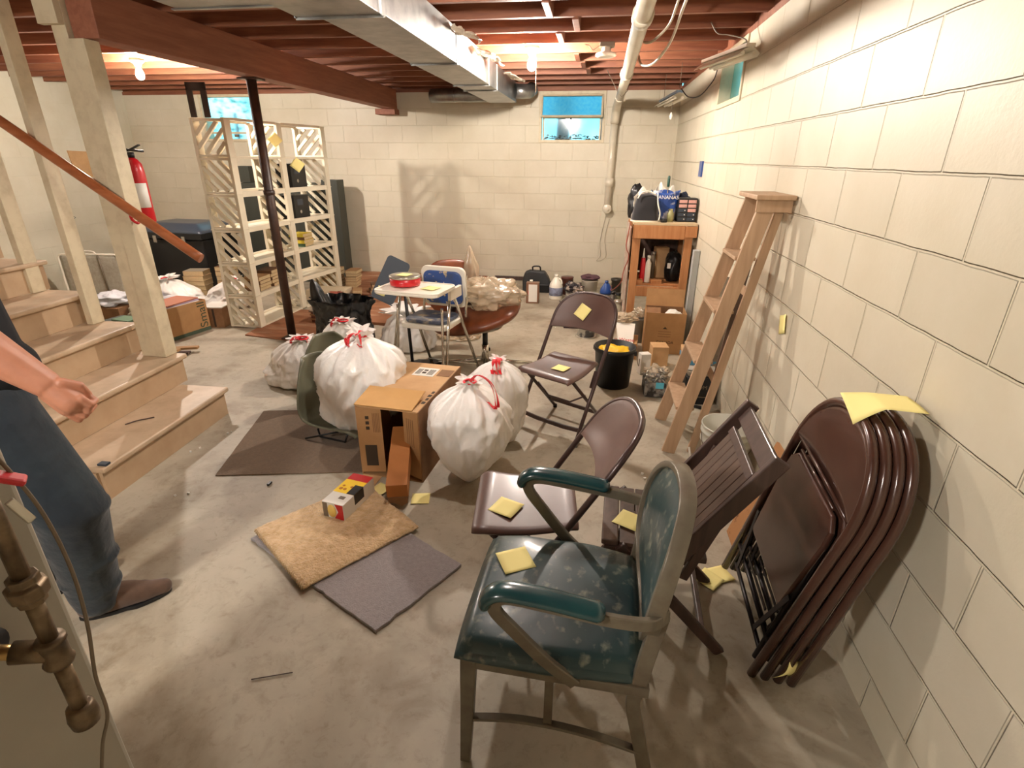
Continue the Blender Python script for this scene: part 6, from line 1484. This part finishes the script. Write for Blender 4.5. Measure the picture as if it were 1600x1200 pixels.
pile(-3.28, 6.40, zb, 6, 0.28, 0.20, 0.040, R(2), 'right of the lattice shelf', 0.0, tan_, 'books piled right of the shelf')
pile(-3.02, 6.45, zb, 6, 0.15, 0.20, 0.036, R(6), 'above the white carton', 0.006, tan_, 'books piled right of the shelf')
t = thing('book_carton', 'white carton with red printing in front of the piled books', 'box', (-3.00, 5.80, 0.032), R(3))
MB().b2((-0.26, -0.10, 0.0), (0.20, 0.14, 0.13)).build('carton', mat('off_white_carton', S(214, 196, 166), 0.7), t, bevel=0.003)
MB().b2((0.03, -0.1015, 0.01), (0.185, -0.1005, 0.125)).build('red_print_panel', mat('pale_red_print', S(206, 120, 100), 0.7), t)
text('lettering', 'STAR', 0.06, M['cover_red'], t, (0.145, -0.1025, 0.068), (R(90), R(-90), 0), 0.0004)
pile(-2.72, 5.86, 0.032, 4, 0.10, 0.17, 0.030, R(20), 'right of the white carton', 0.008, tan_, 'books piled beside the white carton')
pile(-2.62, 6.20, zb, 3, 0.13, 0.18, 0.034, R(28), 'behind the white carton at its right', 0.010, tan_, 'books piled beside the white carton')
t = thing('flat_crate', 'low reddish crate between the steel post and the black bin liner', 'crate', (-2.62, 5.02, 0.013), R(-8))
MB().b2((-0.18, -0.10, 0), (0.20, 0.12, 0.11)).build('crate', mat('red_brown_board', S(110, 66, 52), 0.7, col2=S(140, 96, 76), nscale=8), t, bevel=0.004)
for z in (0.03, 0.075): MB().b2((-0.185, -0.107, z), (0.205, -0.101, z+0.015)).build('slat', M['cover_tan'], t)
MB().b2((-0.19, -0.11, 0.112), (0.21, 0.13, 0.124)).build('lid', mat('grey_worn_board', S(150, 134, 116), 0.8), t)
# ------------------------------------------------------------------ lattice shelving
t = thing('lattice_shelf', 'tall cream plastic shelving with diagonal lattice sides by the steel post', 'shelf', (0, 0, 0))
LT = M['lattice']
def upright(x0, x1, y, flip0):
    for k in range(6):
        z0 = 0.3120*k+0.014; z1 = z0+0.3120-0.006
        mb = MB(); fw = 0.030
        mb.b2((x0, y-0.02, z0), (x0+fw, y+0.065, z1)); mb.b2((x1-fw, y-0.02, z0), (x1, y+0.065, z1))
        mb.b2((x0+fw, y-0.016, z0), (x1-fw, y+0.016, z0+0.018)); mb.b2((x0+fw, y-0.016, z1-0.022), (x1-fw, y+0.016, z1))
        # diagonal bars clipped to the opening
        ax, bx, az, bz = x0+fw, x1-fw, z0+0.018, z1-0.022
        W, H = bx-ax, bz-az; sgn = 1 if ((k+flip0) % 6 == 5) else -1
        for c in (-0.62, -0.22, 0.19, 0.60):
            # line: (z-az)/H - sgn'*(x-ax)/W = c   -> endpoints clipped in unit square
            pts = []
            for uu in [i/60 for i in range(61)]:
                vv = uu+c
                if 0 <= vv <= 1: pts.append((uu, vv))
            if len(pts) < 5: continue
            p, q = pts[0], pts[-1]
            def P(a):
                u = a[0] if sgn > 0 else 1-a[0]
                return Vector((ax+W*u, y, az+H*a[1]))
            mb.bar(P(p), P(q), 0.032, 0.026, (0, 1, 0))
        mb.build('lattice_panel', LT, t, bevel=0.002)
        for xx in (x0+0.012, x1-0.012):
            MB().b2((xx-0.016, y-0.024, z1), (xx+0.016, y+0.069, z1+0.006)).build('joint_cap', LT, t)
ux = [(-3.53, -3.205, 4.70), (-3.50, -3.17, 5.46), (-3.40, -3.06, 6.16)]
for (a, b, y) in ux: upright(a, b, y, 0)
for (p, q) in ((0, 1), (1, 2)):
    for k in (0, 1, 2, 3, 4, 5, 6):
        if k in (4,) and p == 0: pass
        z = 0.3120*k+0.008
        a, b = ux[p], ux[q]
        mb = MB()
        y0, y1 = a[2]+0.071, b[2]-0.026
        n = (0 if False else 1)
        if k in (1, 2, 3, 5, 0):
            mb.b2((max(a[0], b[0])+0.005, y0, z-0.006), (min(a[1], b[1])-0.03, y1, z+0.006))
        mb.bar((a[1]-0.014, y0, z-0.0), (b[1]-0.014, y1, z-0.0), 0.022, 0.046 if k not in (6, 5) else 0.022, (0, 0, 1))
        mb.bar((a[0]+0.014, y0, z-0.0), (b[0]+0.014, y1, z-0.0), 0.022, 0.046 if k not in (6, 5) else 0.022, (0, 0, 1))
        mb.build('shelf_board', LT, t)
# books on the lower shelves
pile(-3.36, 4.98, 0.312*1+0.016, 4, 0.22, 0.17, 0.036, R(90), 'near the post on the shelf', 0, tan_, 'books on the lattice shelf')
pile(-3.37, 5.22, 0.312*1+0.016, 5, 0.22, 0.17, 0.034, R(92), 'mid second shelf', 0, tan_, 'books on the lattice shelf')
pile(-3.30, 5.85, 0.312*2+0.016, 4, 0.22, 0.17, 0.034, R(90), 'far third shelf', 0, [M['cover_green'], mat('yellow_cover', S(214, 190, 60), 0.6), M['cover_brown'], mat('yellow_cover', S(214, 190, 60), 0.6)], 'books on the lattice shelf')
for q, (yy, zz) in enumerate(((5.78, 3), (5.80, 4))):
    t = thing('binder', ['black storage box with round finger hole on the fourth shelf, far bay', 'black storage box with round finger hole on the fifth shelf, far bay'][q], 'box', (-3.28, yy, 0.312*zz+0.016 if zz != 4 else 0.312*4+0.020), 0, 'black boxes on the lattice shelf')
    MB().b2((-0.10, -0.15, 0), (0.075, 0.16, 0.24)).build('box', M['black'], t, bevel=0.003)
    MB().lathe([(0.008, 0), (0.018, 0), (0.018, 0.003), (0.008, 0.003)], (0, 0, 0), 14, T=Matrix.Translation((0.075, -0.03, 0.07)) @ Matrix.Rotation(R(90), 4, 'Y')).build('finger_hole', M['tin'], t)
    MB().b2((0.0755, -0.09, 0.14), (0.077, 0.03, 0.20)).build('label', M['navy'], t)
m = Matrix.Translation((-3.185, 5.405, 1.73)) @ Matrix.Rotation(R(30), 4, 'Z') @ Matrix.Rotation(R(85), 4, 'X') @ Matrix.Rotation(R(40), 4, 'Z')
note('yellow note hanging on the middle upright of the lattice shelf near the top', None, 0.10, 0, mtx=m)
m = Matrix.Translation((-3.135, 5.68, 1.50)) @ Matrix.Rotation(R(30), 4, 'Z') @ Matrix.Rotation(R(85), 4, 'X') @ Matrix.Rotation(R(50), 4, 'Z')
note('yellow note hanging on the fourth tier frame of the lattice shelf', None, 0.11, 0, mtx=m)
# dark slotted plank standing behind the shelf top
t = thing('slotted_board', 'dark wooden board with a long rounded slot standing on top of the lattice shelf', 'board', (-3.445, 4.73, 1.889), R(8))
mb = MB(); mb.b2((-0.085, -0.010, 0.0), (-0.035, 0.010, 0.27)); mb.b2((0.035, -0.010, 0.0), (0.085, 0.010, 0.27)); mb.b2((-0.085, -0.010, 0.205), (0.085, 0.010, 0.27))
mb.build('board', mat('dark_brown_board', S(44, 30, 18), 0.6), t, bevel=0.004)
# dark cabinet behind the shelf
t = thing('metal_cabinet', 'dark green-grey metal cabinet behind the lattice shelf at the back wall', 'cabinet', (0, 0, 0))
cb = mat('dark_green_grey_metal', S(62, 64, 56), 0.5, 0.2)
MB().b2((-4.62, 6.80, 0.0), (-3.60, 7.20, 1.26)).build('body', cb, t, bevel=0.003)
MB().b2((-3.58, 7.02, 0.0), (-3.36, 7.22, 1.30)).build('side_column', cb, t, bevel=0.003)
for i in range(2):
    d_ = MB().b2((-4.60+0.50*i, 6.782, 0.05), (-4.12+0.50*i, 6.799, 1.22)).build('door', cb, t, bevel=0.003)
    MB().b2((-4.16+0.06*i, 6.765, 0.62), (-4.14+0.06*i, 6.781, 0.72)).build('handle', M['tin'], d_)
MB().b2((-4.70, 6.9, 1.262), (-4.50, 7.1, 1.46)).build('top_box', cb, t)
# dark chest with sloped lid
t = thing('storage_trunk', 'large black storage trunk with a grey-blue lid behind the handrail end', 'trunk', (-4.98, 6.15, 0), R(-4))
MB().b2((-0.50, -0.25, 0.0), (0.42, 0.35, 0.66)).build('body', M['black'], t, bevel=0.02, seg=3)
def lid(u, v):
    x = -0.53+0.98*u; y = -0.29+0.66*v
    e = min(u, 1-u, v, 1-v)
    return (x, y, 0.735+0.10*min(1, e*6)+(0 if e > 0.001 else -0.0))
MB().grid(lid, 20, 20).build('lid', mat('grey_blue_lid', S(58, 66, 78), 0.4, coat=0.2), t, solid=0.01)
MB().b2((-0.53, -0.29, 0.665), (0.45, 0.37, 0.738)).build('lid_rim', M['black'], t, bevel=0.006)
for x in (-0.2, 0.2): MB().b2((x-0.02, -0.30, 0.62), (x+0.02, -0.291, 0.70)).build('latch', M['tin'], t)
# piles of books in front of the trunk
pile(-4.62, 5.72, 0.0, 6, 0.24, 0.19, 0.055, R(10), 'before the black trunk', 0.0, [M['cover_tan'], mat('grey_cover', S(150, 140, 120), 0.7)], 'books before the trunk')
pile(-4.28, 5.80, 0.0, 7, 0.18, 0.19, 0.055, R(0), 'between trunk and shelf', 0.0, [M['cover_brown'], mat('grey_cover', S(150, 140, 120), 0.7), M['black']], 'books before the trunk')
# printed moving box
t = thing('moving_box', 'cardboard moving box with size lettering beside the thick white post', 'box', (-3.745, 4.40, 0), R(78))
w, dp, hh = 0.42, 0.32, 0.30
MB().b2((-w/2, -0.005, 0.001), (w/2, 0.0, hh)).build('front_side', M['card'], t)
MB().b2((-w/2, dp-0.005, 0.001), (w/2, dp, hh)).build('back_side', M['card_dark'], t)
for sx in (-1, 1): MB().b2((sx*w/2-0.0025, 0.0005, 0.001), (sx*w/2+0.0025, dp-0.0055, hh)).build('side', M['card'], t)
mb = MB(); mb.b2((-w/2+0.004, 0.003, 0.02), (w/2-0.004, dp-0.008, hh-0.015)); mb.build('contents', mat('folded_paper_goods', S(196, 170, 160), 0.8, col2=S(120, 110, 130), nscale=10, stretch=(1, 1, 6)), t)
MB().b2((-w/2, -0.0062, 0.002), (w/2, -0.0052, 0.035)).build('green_stripe', mat('dark_green_print', S(70, 84, 66), 0.7), t)
text('lettering', 'Small', 0.12, mat('dark_green_lettering', S(64, 74, 52), 0.7), t, (0.15, -0.0065, 0.165), (R(90), R(-90), 0))
rz = R(4)
for i in range(3):
    T = Matrix.Translation((0, 0.16, hh-0.012+0.012*i)) @ Matrix.Rotation(0.1*(i-1), 4, 'Z')
    MB().b2((-0.19, -0.13, 0), (0.17, 0.12, 0.010), T).build('folded_sheet', [M['label_white'], mat('lilac_sheet', S(170, 150, 176), 0.7), mat('rust_sheet', S(176, 116, 92), 0.7)][i], t)
t = thing('paper_sack', 'small brown paper carton between the moving box and the lattice shelf', 'box', (-3.69, 4.74, 0), R(8))
MB().b2((-0.10, -0.09, 0.0), (0.09, 0.12, 0.20)).build('carton', M['card_dark'], t, bevel=0.003)
MB().b2((-0.11, -0.10, 0.202), (0.10, 0.13, 0.212)).build('white_lid', M['label_white'], t)
MB().b2((-0.01, -0.0925, 0.01), (0.01, -0.0905, 0.19)).build('fold_seam', M['print'], t)
o = MB().b2((-0.16, -0.12, 0), (0.14, 0.10, 0.045)).build('book_slab', M['cover_red'], loc=(-3.95, 5.02, 0.0), rot=(0, 0, 0.2)); tag(o, 'flat dark red book on the floor behind the moving box', 'book')
# folding bed frame against the left wall
t = thing('folded_bed_frame', 'white tubular folding frame with grey mesh standing behind the stairs', 'frame', (-5.85, 5.55, 0), R(8))
loop = [(x, 0, z+0.26) for x, z in rrect(0.72, 0.50, 0.06)]
MB().tube(loop, 0.011, 10, closed=True).build('tube_frame', M['white_plastic'], t)
MB().grid(lambda u, v: (-0.34+0.68*u, 0.004*noise.noise(Vector((u*9, v*9, 0))), 0.03+0.46*v), 20, 16).build('mesh_panel', mat('grey_mesh', S(176, 170, 154), 0.8, col2=S(160, 152, 136), nscale=30), t, solid=0.003)
MB().tube(smooth_path([(-0.10, 0, 0.515), (-0.06, 0, 0.545), (0.06, 0, 0.545), (0.10, 0, 0.515)]), 0.008, 8).build('handle', M['white_plastic'], t)
MB().tube([(0.12, -0.01, 0.50), (0.14, -0.012, 0.03)], 0.009, 8).build('upright', M['wire'], t)
o = MB().tube([(-6.50, 6.0, 0.93), (-6.44, 6.10, 0.86), (-6.50, 6.05, 0.79)], 0.004, 6).build('wall_hook', M['black']); tag(o, 'bent black wire hook on the left wall between studs', 'hook')
# clutter beyond the stairs
t = thing('cloth_carton', 'brown carton draped with a white cloth behind the stair studs', 'box', (-4.72, 4.62, 0), R(5))
MB().b2((-0.17, -0.16, 0), (0.15, 0.16, 0.20)).build('carton', M['card_dark'], t, bevel=0.003)
lump('white_cloth', 'white cloth heaped on the carton behind the stair studs', 'cloth', (-4.73, 4.64, 0.20), (0.15, 0.15, 0.055), mat('white_cotton', S(218, 218, 222), 0.9), 5, 0.4, 2.2)
lump('white_cloth', 'second white cloth trailing right of the draped carton', 'cloth', (-4.30, 4.88, 0.0), (0.18, 0.12, 0.10), mat('white_cotton', S(218, 218, 222), 0.9), 9, 0.5, 2.4)
lump('blue_cloth', 'pale blue cloth roll behind the stair studs', 'cloth', (-4.85, 5.06, 0.0), (0.22, 0.07, 0.09), mat('pale_blue_cotton', S(170, 184, 226), 0.9), 11, 0.3, 2.0)
t = thing('green_tub', 'grey tub with a green lid between the stair stud and the thick white post', 'tub', (-4.26, 4.20, 0), R(-10))
MB().prism(rrect(0.32, 0.24, 0.03), 0.0, 0.16).build('body', mat('beige_grey_tub', S(150, 142, 124), 0.5), t, bevel=0.006)
MB().prism(rrect(0.34, 0.26, 0.03), 0.162, 0.180).build('rim', mat('dark_grey_rim', S(80, 84, 80), 0.5), t, bevel=0.003)
MB().box((0.05, 0.0, 0.192), (0.20, 0.14, 0.02)).build('green_lid', mat('sea_green_plastic', S(120, 150, 122), 0.5), t, bevel=0.004)
lump('speckled_sack', 'pale speckled plastic sack left of the green-lidded tub', 'bag', (-4.44, 4.62, 0.0), (0.10, 0.10, 0.10), mat('speckled_plastic', S(206, 200, 176), 0.5, col2=S(150, 150, 130), nscale=20), 2, 0.35)
t = thing('slat_pile', 'loose wooden slats on the floor just behind the second stair', 'slats', (-3.55, 3.86, 0))
for i, (x, y, r_) in enumerate(((0.0, 0.0, 0.2), (0.03, 0.06, 0.35), (-0.04, -0.05, 0.1))): MB().box((x, y, 0.02+0.021*i), (0.34, 0.05, 0.02), rz=r_).build('slat', M['cover_tan'] if i else M['dark_wood'], t, bevel=0.002)
o = MB().b2((-0.16, -0.10, 0.0), (0.10, 0.10, 0.10)).build('dark_shoe_box', M['dark_wood'], loc=(-3.86, 4.02, 0), rot=(0, 0, 0.1), bevel=0.004); tag(o, 'dark low box behind the second stair tread', 'box')
mat_poly('yellow_rag', 'yellowish stained mat on the floor near the left wall', [(-5.75, 6.2), (-5.2, 6.15), (-5.15, 6.8), (-5.8, 6.9)], 0.0005, 0.006, mat('ochre_cloth', S(170, 130, 50), 0.9, col2=S(130, 116, 84), nscale=6), 0.01, 8)

# ------------------------------------------------------------------ fire extinguisher on the thick post
t = thing('fire_extinguisher', 'red fire extinguisher hung behind the thick white stair post', 'fire extinguisher', (-2.745, 3.075, 1.20))
MB().lathe([(0.0, 0.0), (0.045, 0.0), (0.050, 0.008), (0.050, 0.29), (0.044, 0.335), (0.026, 0.362), (0.016, 0.37), (0, 0.37)], (0, 0, 0), 28).build('cylinder', M['red'], t)
MB().lathe([(0, 0.37), (0.018, 0.37), (0.018, 0.40), (0, 0.40)], (0, 0, 0), 14).build('valve', M['black'], t)
MB().bar((-0.03, 0, 0.415), (0.085, 0.0, 0.405), 0.018, 0.012, (0, 0, 1)).build('carry_handle', M['black'], t, bevel=0.002)
MB().bar((-0.02, 0, 0.405), (0.070, 0.0, 0.440), 0.018, 0.008, (0, 0, 1)).build('squeeze_lever', M['black'], t, bevel=0.002)
MB().grid(lambda u, v: (0.0508*math.cos(R(-75)+R(80)*u), 0.0508*math.sin(R(-75)+R(80)*u), 0.09+0.14*v), 14, 3).build('label', M['label_white'], t, solid=0.0005, off=1)
MB().b2((-0.02, -0.0905, 0.10), (0.02, -0.048, 0.36)).build('wall_bracket', M['black'], t)
# floor debris
rr = random.Random(2)
o = MB().box((-1.60, 2.165, 0.006), (0.012, 0.03, 0.010)).build('metal_bit', M['black']); tag(o, 'tiny dark metal bit at the near edge of the brown mat', 'debris')
o = MB().tube([(-1.02, 1.10, 0.004), (-0.90, 1.145, 0.004)], 0.0018, 6).build('floor_twig', M['dark_wood']); tag(o, 'thin dark twig on the open floor near the shoe', 'twig')
mb = MB()
for (x, y) in ((-2.18, 2.63), (-2.24, 2.42), (-1.98, 2.02), (0.36, 2.55), (-0.35, 5.2)):
    for _ in range(2):
        mb.box((x+rr.uniform(-.03, .03), y+rr.uniform(-.03, .03), 0.005), (rr.uniform(.006, .016), rr.uniform(.006, .014), 0.008), rz=rr.uniform(0, 3))
o = mb.build('floor_crumbs', M['label_white']); tag(o, 'scattered pale paint crumbs on the concrete floor', 'debris', kind='stuff')
